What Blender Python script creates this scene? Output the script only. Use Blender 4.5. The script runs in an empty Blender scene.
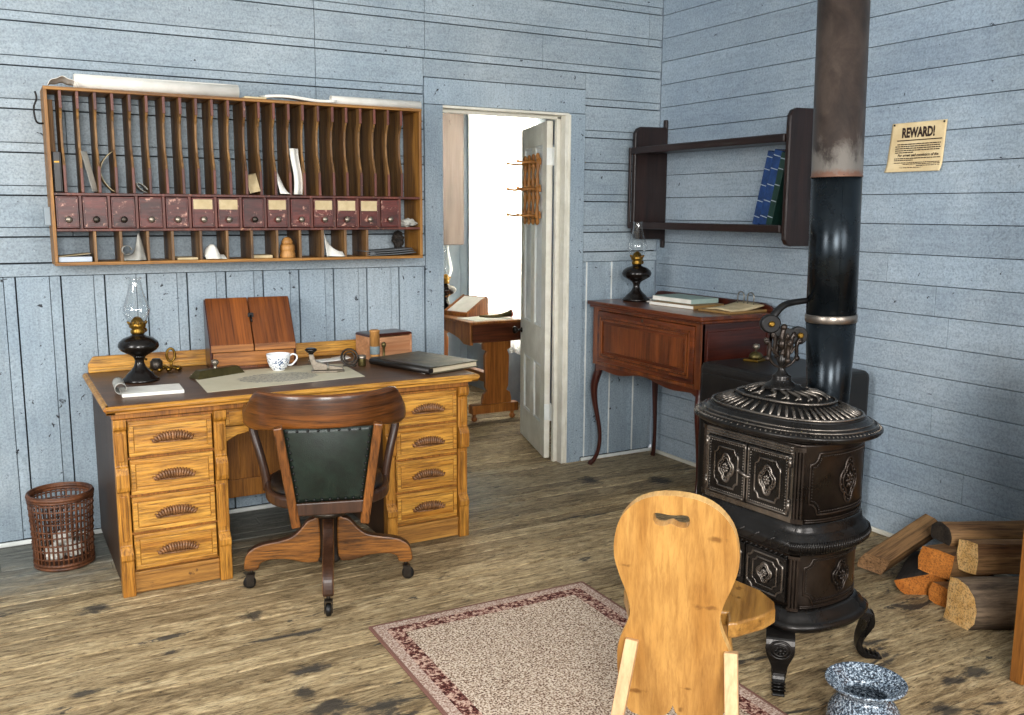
import bpy, bmesh, math, random
from mathutils import Vector, Matrix, noise as mnoise
from mathutils.geometry import tessellate_polygon
random.seed(7)
PI = math.pi
sin, cos = math.sin, math.cos
scene = bpy.context.scene
COL = scene.collection
YB, XR = 4.661, 3.648          # back wall plane, right wall plane
YB2 = 4.781                    # far side of the back wall

# ------------------------------------------------------------------ mesh helpers
def Rz(a): return Matrix.Rotation(a, 4, 'Z')
def Tr(x, y, z): return Matrix.Translation((x, y, z))
def frame(o, x, y, z):
    m = Matrix.Identity(4)
    for i, c in enumerate((x, y, z)):
        c = Vector(c)
        m[0][i], m[1][i], m[2][i] = c.x, c.y, c.z
    m[0][3], m[1][3], m[2][3] = o
    return m
def catmull(pts, n=6, closed=False):
    P = [Vector(p) for p in pts]; L = len(P); out = []
    rng = range(L) if closed else range(L - 1)
    for i in rng:
        if closed: a, b, c, d = P[i-1], P[i], P[(i+1) % L], P[(i+2) % L]
        else: a, b, c, d = P[max(i-1, 0)], P[i], P[i+1], P[min(i+2, L-1)]
        for k in range(n):
            t = k / n
            out.append(0.5*((2*b)+(c-a)*t+(2*a-5*b+4*c-d)*t*t+(3*b-a-3*c+d)*t**3))
    if not closed: out.append(P[-1])
    return out

class MB:
    def __init__(s): s.v = []; s.f = []; s.s = []
    def add(s, vs, fs, smooth=False, M=None):
        o = len(s.v)
        for p in vs:
            p = Vector(p)
            s.v.append(M @ p if M else p)
        for f in fs: s.f.append([i+o for i in f]); s.s.append(smooth)
        return s
    def box(s, x0, x1, y0, y1, z0, z1, M=None):
        vs = [(x, y, z) for z in (z0, z1) for y in (y0, y1) for x in (x0, x1)]
        return s.add(vs, [(0,2,3,1),(4,5,7,6),(0,1,5,4),(2,6,7,3),(0,4,6,2),(1,3,7,5)], False, M)
    def prism(s, out, t0, t1, axis='y', M=None, holes=(), smooth=False):
        """outline in a plane, extruded along an axis (x: (y,z)  y: (x,z)  z: (x,y))"""
        def P3(p, t):
            a, b = p[0], p[1]
            return {'x': (t, a, b), 'y': (a, t, b), 'z': (a, b, t)}[axis]
        loops = [list(out)] + [list(h) for h in holes]
        allp = [p for l in loops for p in l]
        n = len(allp)
        vs = [P3(p, t0) for p in allp] + [P3(p, t1) for p in allp]
        tris = tessellate_polygon([[Vector((p[0], p[1], 0)) for p in l] for l in loops]) if holes else ()
        s.add(vs, [], False, M); o = len(s.v) - 2*n
        if holes:
            for t in tris:
                s.f.append([i+o for i in t]); s.s.append(False)
                s.f.append([i+o+n for i in reversed(t)]); s.s.append(False)
        else:
            s.f.append([o+i for i in range(n)]); s.s.append(False)
            s.f.append([o+n+i for i in reversed(range(n))]); s.s.append(False)
        k = 0
        for l in loops:
            m = len(l)
            for i in range(m):
                j = (i+1) % m
                s.f.append([o+k+i, o+k+j, o+n+k+j, o+n+k+i]); s.s.append(smooth)
            k += m
        return s
    def lathe(s, prof, n=32, M=None, sx=1, sy=1, smooth=True, fn=None, caps=True):
        vs = []; fs = []
        for r, z in prof:
            for i in range(n):
                a = 2*PI*i/n
                x, y = (r*cos(a)*sx, r*sin(a)*sy) if fn is None else fn(r, a)
                vs.append((x, y, z))
        m = len(prof)
        for j in range(m-1):
            for i in range(n):
                k = (i+1) % n
                fs.append((j*n+i, j*n+k, (j+1)*n+k, (j+1)*n+i))
        s.add(vs, fs, smooth, M)
        if not caps: return s
        o = len(s.v) - len(vs)
        s.f.append([o+i for i in reversed(range(n))]); s.s.append(False)
        s.f.append([o+(m-1)*n+i for i in range(n)]); s.s.append(False)
        return s
    def tube(s, pts, r, n=8, M=None, closed=False):
        P = [Vector(p) for p in pts]; L = len(P)
        R = r if isinstance(r, (list, tuple)) else [r]*L
        vs = []; fs = []; up = None
        for i in range(L):
            if closed: t = (P[(i+1) % L]-P[i-1])
            else: t = P[min(i+1, L-1)]-P[max(i-1, 0)]
            if t.length < 1e-9: t = Vector((0, 0, 1))
            t.normalize()
            if up is None: up = t.orthogonal().normalized()
            up = (up - t*up.dot(t))
            if up.length < 1e-6: up = t.orthogonal()
            up.normalize(); q = t.cross(up)
            for k in range(n):
                a = 2*PI*k/n
                vs.append(P[i]+up*cos(a)*R[i]+q*sin(a)*R[i])
        for i in range(L if closed else L-1):
            j = (i+1) % L
            for k in range(n):
                h = (k+1) % n
                fs.append((i*n+k, i*n+h, j*n+h, j*n+k))
        s.add(vs, fs, True, M); o = len(s.v)-len(vs)
        if not closed:
            s.f.append([o+k for k in reversed(range(n))]); s.s.append(False)
            s.f.append([o+(L-1)*n+k for k in range(n)]); s.s.append(False)
        return s
    def ball(s, c, rx, ry=None, rz=None, n=12, m=8, M=None):
        ry = rx if ry is None else ry; rz = rx if rz is None else rz
        vs = []; fs = []
        for j in range(1, m):
            b = PI*j/m
            for i in range(n):
                a = 2*PI*i/n
                vs.append((c[0]+rx*sin(b)*cos(a), c[1]+ry*sin(b)*sin(a), c[2]+rz*cos(b)))
        for j in range(m-2):
            for i in range(n):
                k = (i+1) % n
                fs.append((j*n+i, (j+1)*n+i, (j+1)*n+k, j*n+k))
        t = len(vs); vs += [(c[0], c[1], c[2]+rz), (c[0], c[1], c[2]-rz)]
        for i in range(n):
            k = (i+1) % n
            fs.append((t, i, k)); fs.append((t+1, (m-2)*n+k, (m-2)*n+i))
        return s.add(vs, fs, True, M)
    def bar(s, p0, p1, w, h, side=(0, 0, 1), w1=None, h1=None):
        """box beam from p0 to p1, w across, h along 'side'"""
        p0, p1 = Vector(p0), Vector(p1); t = (p1-p0).normalized()
        u = Vector(side); u = (u-t*u.dot(t)).normalized(); q = t.cross(u)
        w1 = w if w1 is None else w1; h1 = h if h1 is None else h1
        vs = []
        for p, a, b in ((p0, w, h), (p1, w1, h1)):
            for i, j in ((-1, -1), (1, -1), (1, 1), (-1, 1)):
                vs.append(p+q*(i*a/2)+u*(j*b/2))
        return s.add(vs, [(3,2,1,0),(4,5,6,7),(0,1,5,4),(1,2,6,5),(2,3,7,6),(3,0,4,7)])
    def grid(s, fn, nu, nv, th=0.0, smooth=True, M=None):
        """sheet fn(u,v)->point with thickness th"""
        P = [[Vector(fn(i/nu, j/nv)) for i in range(nu+1)] for j in range(nv+1)]
        def nrm(i, j):
            a = P[j][min(i+1, nu)]-P[j][max(i-1, 0)]; b = P[min(j+1, nv)][i]-P[max(j-1, 0)][i]
            c = a.cross(b)
            return c.normalized() if c.length > 1e-12 else Vector((0, 0, 1))
        A = [P[j][i] for j in range(nv+1) for i in range(nu+1)]
        w = nu+1; n = len(A)
        fs = [(j*w+i, j*w+i+1, (j+1)*w+i+1, (j+1)*w+i) for j in range(nv) for i in range(nu)]
        if th:
            A = A+[P[j][i]-nrm(i, j)*th for j in range(nv+1) for i in range(nu+1)]
            fs += [tuple(n+k for k in reversed(f)) for f in fs[:]]
            edge = [i for i in range(w)]+[j*w+nu for j in range(1, nv+1)]+[nv*w+i for i in reversed(range(nu))]+[j*w for j in reversed(range(1, nv))]
            for k in range(len(edge)):
                a, b = edge[k], edge[(k+1) % len(edge)]
                fs.append((a, b, b+n, a+n))
        return s.add(A, fs, smooth, M)
    def sweep(s, pts, half, zl, zh, n=10, pw=4.0):
        """upright band following a plan path: half thickness, low and high z at every point, rounded section"""
        P = [Vector(p) for p in pts]; L = len(P); vs = []; fs = []
        for i in range(L):
            t = (P[min(i+1, L-1)]-P[max(i-1, 0)]); t.z = 0; t.normalize()
            q = Vector((t.y, -t.x, 0))
            for k in range(n*2):
                a = 2*PI*k/(2*n); c, d = cos(a), sin(a)
                c = math.copysign(abs(c)**(2/pw), c); d = math.copysign(abs(d)**(2/pw), d)
                p = P[i]+q*(c*half[i]); p.z = (zl[i]+zh[i])/2+d*(zh[i]-zl[i])/2
                vs.append(p)
        m = 2*n
        for i in range(L-1):
            for k in range(m):
                h = (k+1) % m
                fs.append((i*m+k, i*m+h, (i+1)*m+h, (i+1)*m+k))
        s.add(vs, fs, True); o = len(s.v)-len(vs)
        s.f.append([o+k for k in reversed(range(m))]); s.s.append(False)
        s.f.append([o+(L-1)*m+k for k in range(m)]); s.s.append(False)
        return s
    def make(s, name):
        me = bpy.data.meshes.new(name)
        me.from_pydata([tuple(p) for p in s.v], [], s.f)
        me.polygons.foreach_set('use_smooth', s.s)
        bm = bmesh.new(); bm.from_mesh(me)
        bmesh.ops.recalc_face_normals(bm, faces=bm.faces)
        bm.to_mesh(me); bm.free(); me.update()
        return me

def part(mb, name, mat, parent=None, bevel=0, label=None, seg=2):
    o = bpy.data.objects.new(name, mb.make(name)); COL.objects.link(o)
    o.data.materials.append(mat)
    if parent: o.parent = parent
    if bevel:
        b = o.modifiers.new('bevel', 'BEVEL'); b.width = bevel; b.segments = seg
        b.limit_method = 'ANGLE'; b.angle_limit = math.radians(38)
    if label: o['label'] = label
    return o
def thing(name, label, cat, loc=(0, 0, 0), rz=0, group=None):
    o = bpy.data.objects.new(name, None); COL.objects.link(o)
    o.empty_display_size = .05
    o.location = loc; o.rotation_euler = (0, 0, rz)
    o['label'] = label; o['category'] = cat
    if group: o['group'] = group
    return o
def solo(mb, name, mat, label, cat, loc=(0, 0, 0), rz=0, group=None, bevel=0):
    o = part(mb, name, mat, None, bevel)
    o.location = loc; o.rotation_euler = (0, 0, rz)
    o['label'] = label; o['category'] = cat
    if group: o['group'] = group
    return o
def struct(mb, name, mat, parent=None, bevel=0):
    o = part(mb, name, mat, parent, bevel)
    if not parent: o['kind'] = 'structure'
    return o

# ------------------------------------------------------------------ materials
def hx(h):
    h = h.lstrip('#'); out = []
    for i in (0, 2, 4):
        c = int(h[i:i+2], 16)/255
        out.append(c/12.92 if c <= .04045 else ((c+.055)/1.055)**2.4)
    return (*out, 1)
class NT:
    def __init__(s, name):
        s.m = bpy.data.materials.new(name); s.m.use_nodes = True
        s.t = s.m.node_tree; s.b = s.t.nodes['Principled BSDF']
    def n(s, typ, ins=None, **props):
        nd = s.t.nodes.new('ShaderNode'+typ)
        for k, v in props.items(): setattr(nd, k, v)
        for k, v in (ins or {}).items():
            if hasattr(v, 'is_output'): s.t.links.new(v, nd.inputs[k])
            else: nd.inputs[k].default_value = v
        return nd
    def link(s, a, b): s.t.links.new(a, b)
    def ramp(s, fac, stops, interp='LINEAR'):
        r = s.n('ValToRGB', {'Fac': fac}); e = r.color_ramp; e.interpolation = interp
        while len(e.elements) < len(stops): e.elements.new(.5)
        for el, (p, c) in zip(e.elements, stops):
            el.position = p; el.color = c if len(c) == 4 else (*c, 1)
        return r.outputs['Color']
    def mix(s, mode, f, a, b):
        m = s.n('Mix', data_type='RGBA', blend_type=mode)
        for k, v in ((0, f), (6, a), (7, b)):
            if hasattr(v, 'is_output'): s.link(v, m.inputs[k])
            else: m.inputs[k].default_value = v
        return m.outputs[2]
    def math(s, op, a, b=0.0):
        m = s.n('Math', operation=op)
        for k, v in ((0, a), (1, b)):
            if hasattr(v, 'is_output'): s.link(v, m.inputs[k])
            else: m.inputs[k].default_value = v
        return m.outputs[0]
    def coord(s, sc=(1, 1, 1), rot=(0, 0, 0)):
        c = s.n('TexCoord')
        return s.n('Mapping', {'Vector': c.outputs['Object'], 'Scale': sc, 'Rotation': rot}).outputs[0]
    def rnd(s, k=20):
        g = s.n('NewGeometry').outputs['Random Per Island']; o = s.n('ObjectInfo').outputs['Random']
        return s.math('MULTIPLY', s.math('ADD', g, o), k)
    def noise(s, v, scale=1, detail=6, rough=.6, dist=0, w=None):
        d = {'Vector': v, 'Scale': scale, 'Detail': detail, 'Roughness': rough, 'Distortion': dist}
        if w is not None: d['W'] = w
        return s.n('TexNoise', d, noise_dimensions='4D' if w is not None else '3D').outputs['Fac']
    def bump(s, h, st=.3, d=.01):
        b = s.n('Bump', {'Height': h, 'Strength': st, 'Distance': d})
        s.link(b.outputs[0], s.b.inputs['Normal'])
    def set(s, **kw):
        for k, v in kw.items():
            k = {'col': 'Base Color', 'rough': 'Roughness', 'metal': 'Metallic', 'spec': 'Specular IOR Level', 'coat': 'Coat Weight', 'croug': 'Coat Roughness'}.get(k, k)
            if hasattr(v, 'is_output'): s.link(v, s.b.inputs[k])
            else: s.b.inputs[k].default_value = v
        return s.m

def wood(name, dark, light, axis='x', s=3.0, ratio=14, rough=.42, bump=.25, fiber=.55, spec=.5, wear=None, coat=0):
    t = NT(name)
    sc = [s if a in axis else s*ratio for a in 'xyz']
    w = t.rnd()
    v = t.coord(tuple(sc))
    n1 = t.noise(v, .45, 5, .6, .4, w)
    base = t.ramp(n1, [(.32, hx(dark)), (.66, hx(light))])
    sc2 = [s*1.6 if a in axis else s*ratio*3.2 for a in 'xyz']
    v2 = t.coord(tuple(sc2))
    n2 = t.noise(v2, 1, 4, .75, .3, w)
    g = 1-fiber
    fib = t.ramp(n2, [(.36, (g, g*.92, g*.85)), (.56, (1, 1, 1)), (.75, (1.15, 1.13, 1.1))])
    c = t.mix('MULTIPLY', 1.0, base, fib)
    if wear:
        n3 = t.noise(t.coord(), wear[1], 5, .7, .3, w)
        f = t.ramp(n3, [(wear[2], (0, 0, 0)), (min(wear[2]+.06, 1), (1, 1, 1))])
        c = t.mix('MIX', f, c, hx(wear[0]))
    t.bump(n2, bump, .004)
    return t.set(col=c, rough=rough, spec=spec, coat=coat)
def plain(name, col, rough=.5, metal=0, var=.25, vs=14, bump=.0, bs=60, spec=.5, coat=0, tint=None):
    t = NT(name); c = hx(col); w = t.rnd()
    n = t.noise(t.coord(), vs, 5, .65, .2, w)
    lo = tuple(x*(1-var) for x in c[:3])+(1,)
    hi = hx(tint) if tint else tuple(min(1, x*(1+var)) for x in c[:3])+(1,)
    t.set(col=t.ramp(n, [(.3, lo), (.7, hi)]), rough=rough, metal=metal, spec=spec, coat=coat)
    if bump: t.bump(t.noise(t.coord(), bs, 4, .6), bump, .003)
    return t.m

def paint_wall(name, base, lo, hi, axis, chip=.70):
    """old matt oil paint over boards: mottled, brushed along the board, chipped"""
    t = NT(name); w = t.rnd(9)
    v = t.coord()
    big = t.noise(v, 1.3, 4, .6, .4)
    isl = t.n('NewGeometry').outputs['Random Per Island']
    c = t.ramp(big, [(.3, hx(lo)), (.5, hx(base)), (.72, hx(hi))])
    sc = [70.0]*3; sc['xyz'.index(axis)] = 5.0
    br = t.noise(t.coord(tuple(sc)), 1, 4, .7, .2, w)
    c = t.mix('MULTIPLY', 1.0, c, t.ramp(br, [(.3, (.86, .86, .86)), (.5, (1, 1, 1)), (.7, (1.08, 1.08, 1.08))]))
    sp = t.noise(v, 110, 3, .7)
    c = t.mix('MULTIPLY', 1.0, c, t.ramp(sp, [(.34, (.74, .74, .75)), (.5, (1, 1, 1)), (.66, (1.16, 1.16, 1.16))]))
    c = t.mix('MULTIPLY', 1.0, c, t.ramp(isl, [(0, (.92, .92, .92)), (1, (1.06, 1.06, 1.06))]))
    ch = t.noise(v, 27, 4, .66, .6)
    cm = t.ramp(ch, [(chip-.025, (0, 0, 0)), (chip, (1, 1, 1))])
    c = t.mix('MIX', cm, c, hx('#2b2f36'))
    ch2 = t.noise(t.coord((1, 1, 1), (.4, .7, .2)), 17, 4, .7, .8)
    cm2 = t.ramp(ch2, [(.71, (0, 0, 0)), (.75, (.7, .7, .7))])
    c = t.mix('MIX', cm2, c, hx('#c6d0d8'))
    t.bump(t.math('ADD', t.math('MULTIPLY', br, .5), t.math('ADD', sp, t.math('MULTIPLY', ch2, .8))), .5, .005)
    return t.set(col=c, rough=.5, spec=.35)

M = {}
M['wall'] = paint_wall('blue_wall_paint', '#98a5ae', '#8797a3', '#abb6bd', 'x')
M['wall_v'] = paint_wall('blue_wainscot_paint', '#96a5b0', '#8596a4', '#aab6be', 'z', .68)
M['wall_r'] = paint_wall('blue_side_wall_paint', '#95a4b1', '#8797a7', '#a6b2bc', 'y', .72)
M['gap'] = plain('dark_gap', '#1d1e20', .9)
M['cream'] = plain('cream_paint', '#d8d3c2', .5, 0, .12, 9, .2, 40, tint='#e9e6da')
M['white_paint'] = plain('white_paint', '#d9dcd8', .45, 0, .12, 10, .15, 40, tint='#eceeea')
M['greyblue'] = plain('grey_blue_paint', '#8d9aa3', .5, 0, .15, 6, .2, 40)

def floor_mat():
    t = NT('weathered_floor_boards')
    isl = t.n('NewGeometry').outputs['Random Per Island']; w = t.math('MULTIPLY', isl, 30)
    v = t.coord((4.5, 26, 26))
    n1 = t.noise(v, 1, 7, .74, 1.8, w)
    c = t.ramp(n1, [(.30, hx('#4a3c2a')), (.42, hx('#8d7857')), (.54, hx('#b9a37d')), (.70, hx('#d9c8a2'))])
    n2 = t.noise(t.coord((22, 120, 120)), 1, 4, .8, .8, w)
    c = t.mix('MULTIPLY', 1.0, c, t.ramp(n2, [(.36, (.20, .18, .16)), (.46, (.86, .85, .84)), (.6, (1.15, 1.15, 1.15))]))
    c = t.mix('MULTIPLY', 1.0, c, t.ramp(isl, [(0, (.68, .66, .64)), (.5, (.95, .94, .93)), (1, (1.12, 1.12, 1.12))]))
    # grey unworn paint along the walls
    xyz = t.n('SeparateXYZ', {'Vector': t.coord()})
    big = t.noise(t.coord((1.2, 3, 1)), 1.5, 5, .65, .4)
    yy = t.math('ADD', xyz.outputs['Y'], t.math('MULTIPLY', big, .9))
    g = t.n('MapRange', {'Value': yy, 'From Min': 4.35, 'From Max': 4.75}).outputs[0]
    xx = t.n('MapRange', {'Value': xyz.outputs['X'], 'From Min': 2.0, 'From Max': 2.6, 'To Min': 1, 'To Max': .25}).outputs[0]
    far = t.n('MapRange', {'Value': xyz.outputs['Y'], 'From Min': 4.7, 'From Max': 4.8, 'To Min': 1, 'To Max': 0}).outputs[0]
    g = t.math('MULTIPLY', t.math('MULTIPLY', g, xx), far)
    gc = t.mix('MULTIPLY', 1.0, t.ramp(n1, [(.3, hx('#4d5250')), (.7, hx('#8a908d'))]), t.ramp(n2, [(.3, (.6, .6, .6)), (.5, (1, 1, 1))]))
    c = t.mix('MIX', t.math('MULTIPLY', g, .85), c, gc)
    # leftovers of black paint and spills
    sp = t.noise(t.coord((1.1, 3.2, 1)), 2.6, 6, .66, .7)
    xm = t.n('MapRange', {'Value': xyz.outputs['Y'], 'From Min': 2.2, 'From Max': 3.2, 'To Min': .055, 'To Max': 0}).outputs[0]
    f = t.ramp(t.math('ADD', sp, xm), [(.625, (0, 0, 0)), (.665, (.9, .9, .9))])
    c = t.mix('MIX', f, c, hx('#33312f'))
    sn = t.noise(t.coord((5, 9, 1)), 3.2, 6, .7, .5)
    for (x, y, rx, ry) in [(0.272, 3.738, 0.074, 0.054), (0.783, 3.397, 0.057, 0.046), (0.842, 2.883, 0.087, 0.041), (0.789, 2.74, 0.04, 0.06), (0.835, 2.611, 0.088, 0.069), (0.98, 2.537, 0.085, 0.057), (0.173, 3.071, 0.07, 0.027), (0.466, 3.229, 0.044, 0.026), (2.799, 1.794, 0.07, 0.048), (2.679, 1.79, 0.058, 0.039), (2.486, 1.683, 0.074, 0.048), (3.278, 4.093, 0.091, 0.09), (2.924, 4.284, 0.076, 0.09)]:
        c0 = t.n('TexCoord'); mp = t.n('Mapping', {'Vector': c0.outputs['Object'], 'Location': (-x/rx, -y/ry, 0), 'Scale': (1/rx, 1/ry, 0)})
        ln = t.n('VectorMath', {0: mp.outputs[0]}, operation='LENGTH').outputs['Value']
        f = t.n('MapRange', {'Value': t.math('ADD', ln, t.math('MULTIPLY', sn, 2.6)), 'From Min': 1.75, 'From Max': 2.25, 'To Min': .88, 'To Max': 0}).outputs[0]
        c = t.mix('MIX', f, c, hx('#2f2e2d'))
    t.bump(t.math('ADD', n2, n1), .8, .008)
    return t.set(col=c, rough=.62, spec=.3)
M['floor'] = floor_mat()

M['oak'] = wood('golden_oak', '#a3651a', '#dda446', 'x', 4.5, 9, .38, .5, .66)
M['oak_v'] = wood('golden_oak_upright', '#945a18', '#cc9039', 'z', 4, 10, .38, .45, .66)
M['oak_dark'] = wood('worn_oak_plinth', '#8a5a22', '#b9853c', 'x', 3, 12, .55, .3, .6, wear=('#5b3a18', 14, .62))
M['oak_brown'] = wood('brown_oak_post', '#7a4a1c', '#b5762c', 'z', 3, 12, .45, .25, .5)
M['desk_top'] = wood('dark_desk_top', '#4a3324', '#6b4a31', 'x', 2, 14, .4, .12, .4)
M['desk_side'] = wood('dark_desk_side', '#291c13', '#4c3420', 'z', 2, 14, .5, .2, .5)
M['pull'] = wood('carved_pull', '#5a3a20', '#a07048', 'z', 9, 6, .4, .3, .5)
M['chair_oak'] = wood('dark_chair_oak', '#351c0c', '#7a461a', 'xy', 3.4, 15, .32, .08, .82, coat=.15)
M['chair_leg'] = wood('tiger_oak', '#54300f', '#a3682a', 'xy', 5, 9, .36, .3, .85)
M['chair_stile'] = wood('dark_chair_oak_upright', '#4a2810', '#8a5424', 'z', 3, 13, .36, .3, .75)
M['chair_dark'] = wood('chair_dark_wood', '#2c1b12', '#4c3020', 'z', 3, 10, .38, .2, .4)
M['sorter'] = wood('sorter_board', '#57381d', '#98703f', 'z', 2.6, 14, .5, .35, .78)
M['sorter_frame'] = wood('sorter_frame', '#7b4f1e', '#b27d36', 'x', 2.6, 14, .5, .3, .6)
M['sorter_frame_v'] = wood('sorter_frame_upright', '#7b4f1e', '#b27d36', 'z', 2.6, 14, .5, .3, .6)
M['red_worn'] = wood('worn_red_drawer', '#36130f', '#6c2d25', 'x', 9, 3, .38, .3, .55, wear=('#b98a78', 34, .585))
M['red_edge'] = wood('worn_red_edge', '#381511', '#743a2b', 'z', 4, 8, .45, .25, .55, wear=('#a97a58', 30, .62))
M['mahog'] = wood('mahogany', '#3d170a', '#7c3d17', 'y', 2.6, 13, .3, .12, .5, coat=.25)
M['mahog_v'] = wood('mahogany_upright', '#3d150a', '#8a4a1c', 'z', 2.6, 13, .3, .12, .5, coat=.25)
M['mahog_leg'] = wood('dark_mahogany_leg', '#260d08', '#4d1c10', 'z', 2.6, 13, .28, .12, .45, coat=.25)
M['mahog_dark'] = wood('dark_mahogany', '#2a0f0a', '#4f2013', 'x', 2.6, 13, .3, .12, .45, coat=.2)
M['shelf'] = wood('dark_shelf_wood', '#140b09', '#2b1813', 'y', 3, 12, .34, .15, .5, wear=('#8d7a70', 45, .72))
M['shelf_v'] = wood('dark_shelf_end', '#150c0a', '#2d1a15', 'z', 3, 12, .34, .15, .5, wear=('#8d7a70', 45, .72))
M['box_wood'] = wood('stationery_box_wood', '#4c2410', '#94521f', 'yz', 1.6, 18, .36, .03, .5, coat=.15)
M['box_wood_x'] = wood('stationery_box_front', '#7b441a', '#b4763a', 'x', 2.5, 11, .38, .12, .5)
M['pine'] = wood('honey_pine', '#9a6a2f', '#c09250', 'z', 1.6, 14, .4, .12, .28, wear=('#8d5a22', 9, .70))
M['pine_edge'] = wood('pine_edge', '#b98848', '#d9b070', 'y', 2, 14, .45, .1, .25)
M['pine_seat'] = wood('worn_pine_seat', '#7d5320', '#bc8c46', 'y', 2.5, 9, .3, .25, .4, wear=('#5c3a14', 12, .60))
M['pine_pale'] = wood('pale_new_pine', '#b8926a', '#d2b084', 'z', 2, 14, .5, .1, .15)
M['table_wood'] = wood('orange_brown_table', '#80461a', '#bb7733', 'z', 2.2, 12, .4, .15, .5)
M['table_dark'] = wood('dark_table_apron', '#4a2412', '#743a1c', 'x', 2.2, 12, .4, .15, .5)
M['board_grey'] = wood('grey_brown_plank', '#463a35', '#6b5c54', 'z', 1.6, 14, .55, .2, .35)
M['fret'] = wood('ochre_fretwork', '#8a5720', '#b97c36', 'z', 6, 6, .5, .2, .4)
M['bark'] = wood('log_bark', '#3a2d22', '#85705a', 'x', 6, 5, .8, .9, .65)
M['bark_dark'] = wood('log_dark_bark', '#191512', '#3f352c', 'x', 6, 5, .8, .9, .6)
M['split'] = wood('log_split_wood', '#6a4729', '#a57d50', 'x', 3, 11, .7, .9, .68)
def cut_end(name, a, b, d):
    t = NT(name); v = t.coord()
    n = t.noise(v, 130, 4, .8, .4); n2 = t.noise(v, 18, 4, .6, .4)
    c = t.ramp(n2, [(.3, hx(a)), (.7, hx(b))])
    c = t.mix('MULTIPLY', 1.0, c, t.ramp(n, [(.34, hx(d)), (.5, (1, 1, 1, 1)), (.7, (1.2, 1.2, 1.2, 1))]))
    t.bump(n, .6, .004)
    return t.set(col=c, rough=.75)
M['end_orange'] = cut_end('log_cut_orange', '#b8691f', '#d8893a', '#9a7a55')
M['end_yellow'] = cut_end('log_cut_yellow', '#cf9a4e', '#ecc88d', '#7a4a1c')
M['end_brown'] = cut_end('log_cut_brown', '#7d5a38', '#a88058', '#5a3a20')

M['black_gloss'] = plain('black_lamp_enamel', '#17120f', .22, .2, .3, 20)
M['black_leather'] = plain('black_leather', '#17120f', .38, 0, .4, 30, .3, 220)
M['green_leather'] = plain('dark_green_leather', '#0e1814', .4, 0, .35, 24, .3, 260, tint='#192821')
M['black_iron'] = plain('black_wrought_iron', '#141313', .45, .4, .3, 30, .1)
M['black_box'] = plain('black_safe_enamel', '#131110', .42, .1, .4, 12, .25, 40, tint='#221d1a')
M['rubber'] = plain('caster_black', '#0e0d0d', .45, .2)
M['nickel'] = plain('dull_steel', '#8d897f', .35, .9, .2, 30)
M['steel_dark'] = plain('dark_steel', '#46403a', .4, .85, .3, 25, .1)
M['brass'] = plain('brass', '#8f6d2e', .34, .95, .3, 30)
M['brass_old'] = plain('tarnished_bronze', '#5b5130', .4, .8, .3, 30)
M['knob'] = plain('pewter_knob', '#8f8578', .35, .8, .3, 60)
M['paper'] = plain('white_paper', '#e4e0d6', .8, 0, .06, 12, tint='#f3f0e8')
M['paper_grey'] = plain('grey_paper', '#a9a79f', .8, 0, .15, 12)
M['paper_tan'] = plain('tan_paper', '#bda67c', .8, 0, .15, 14, tint='#d6c49d')
M['paper_blue'] = plain('bluish_paper', '#b9c3cf', .8, 0, .1, 12)
M['paper_dark'] = plain('dark_grey_paper', '#5c5e60', .8, 0, .2, 12)
M['china'] = plain('white_china', '#eef0f2', .15, 0, .02, 5)
M['book_blue'] = plain('blue_book_cloth', '#10294f', .5, 0, .2, 30, .3, 300, tint='#1a427d')
M['book_green'] = plain('green_book_cloth', '#12312a', .5, 0, .2, 30, .3, 300)
M['gold'] = plain('gilt_line', '#a9b4bd', .4, .3)
M['teal'] = plain('grey_green_book_cloth', '#93a79f', .6, 0, .1, 30)
M['kraft'] = plain('brown_book_board', '#8a6a3c', .6, 0, .2, 20)
M['ledger'] = plain('worn_black_ledger', '#25221c', .5, 0, .5, 22, .4, 90, tint='#6b6149')
M['pages'] = wood('page_edges', '#b9a98a', '#ded2b8', 'x', 2, 40, .8, .2, .3)
M['cork'] = wood('turned_spool_wood', '#9b6a33', '#c58f50', 'z', 6, 4, .5, .2, .4)
M['wicker'] = wood('brown_reed', '#3a2013', '#7a4a2c', 'z', 8, 4, .5, .3, .5)
M['red'] = plain('red_lacquer', '#8a2a1e', .4)

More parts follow.
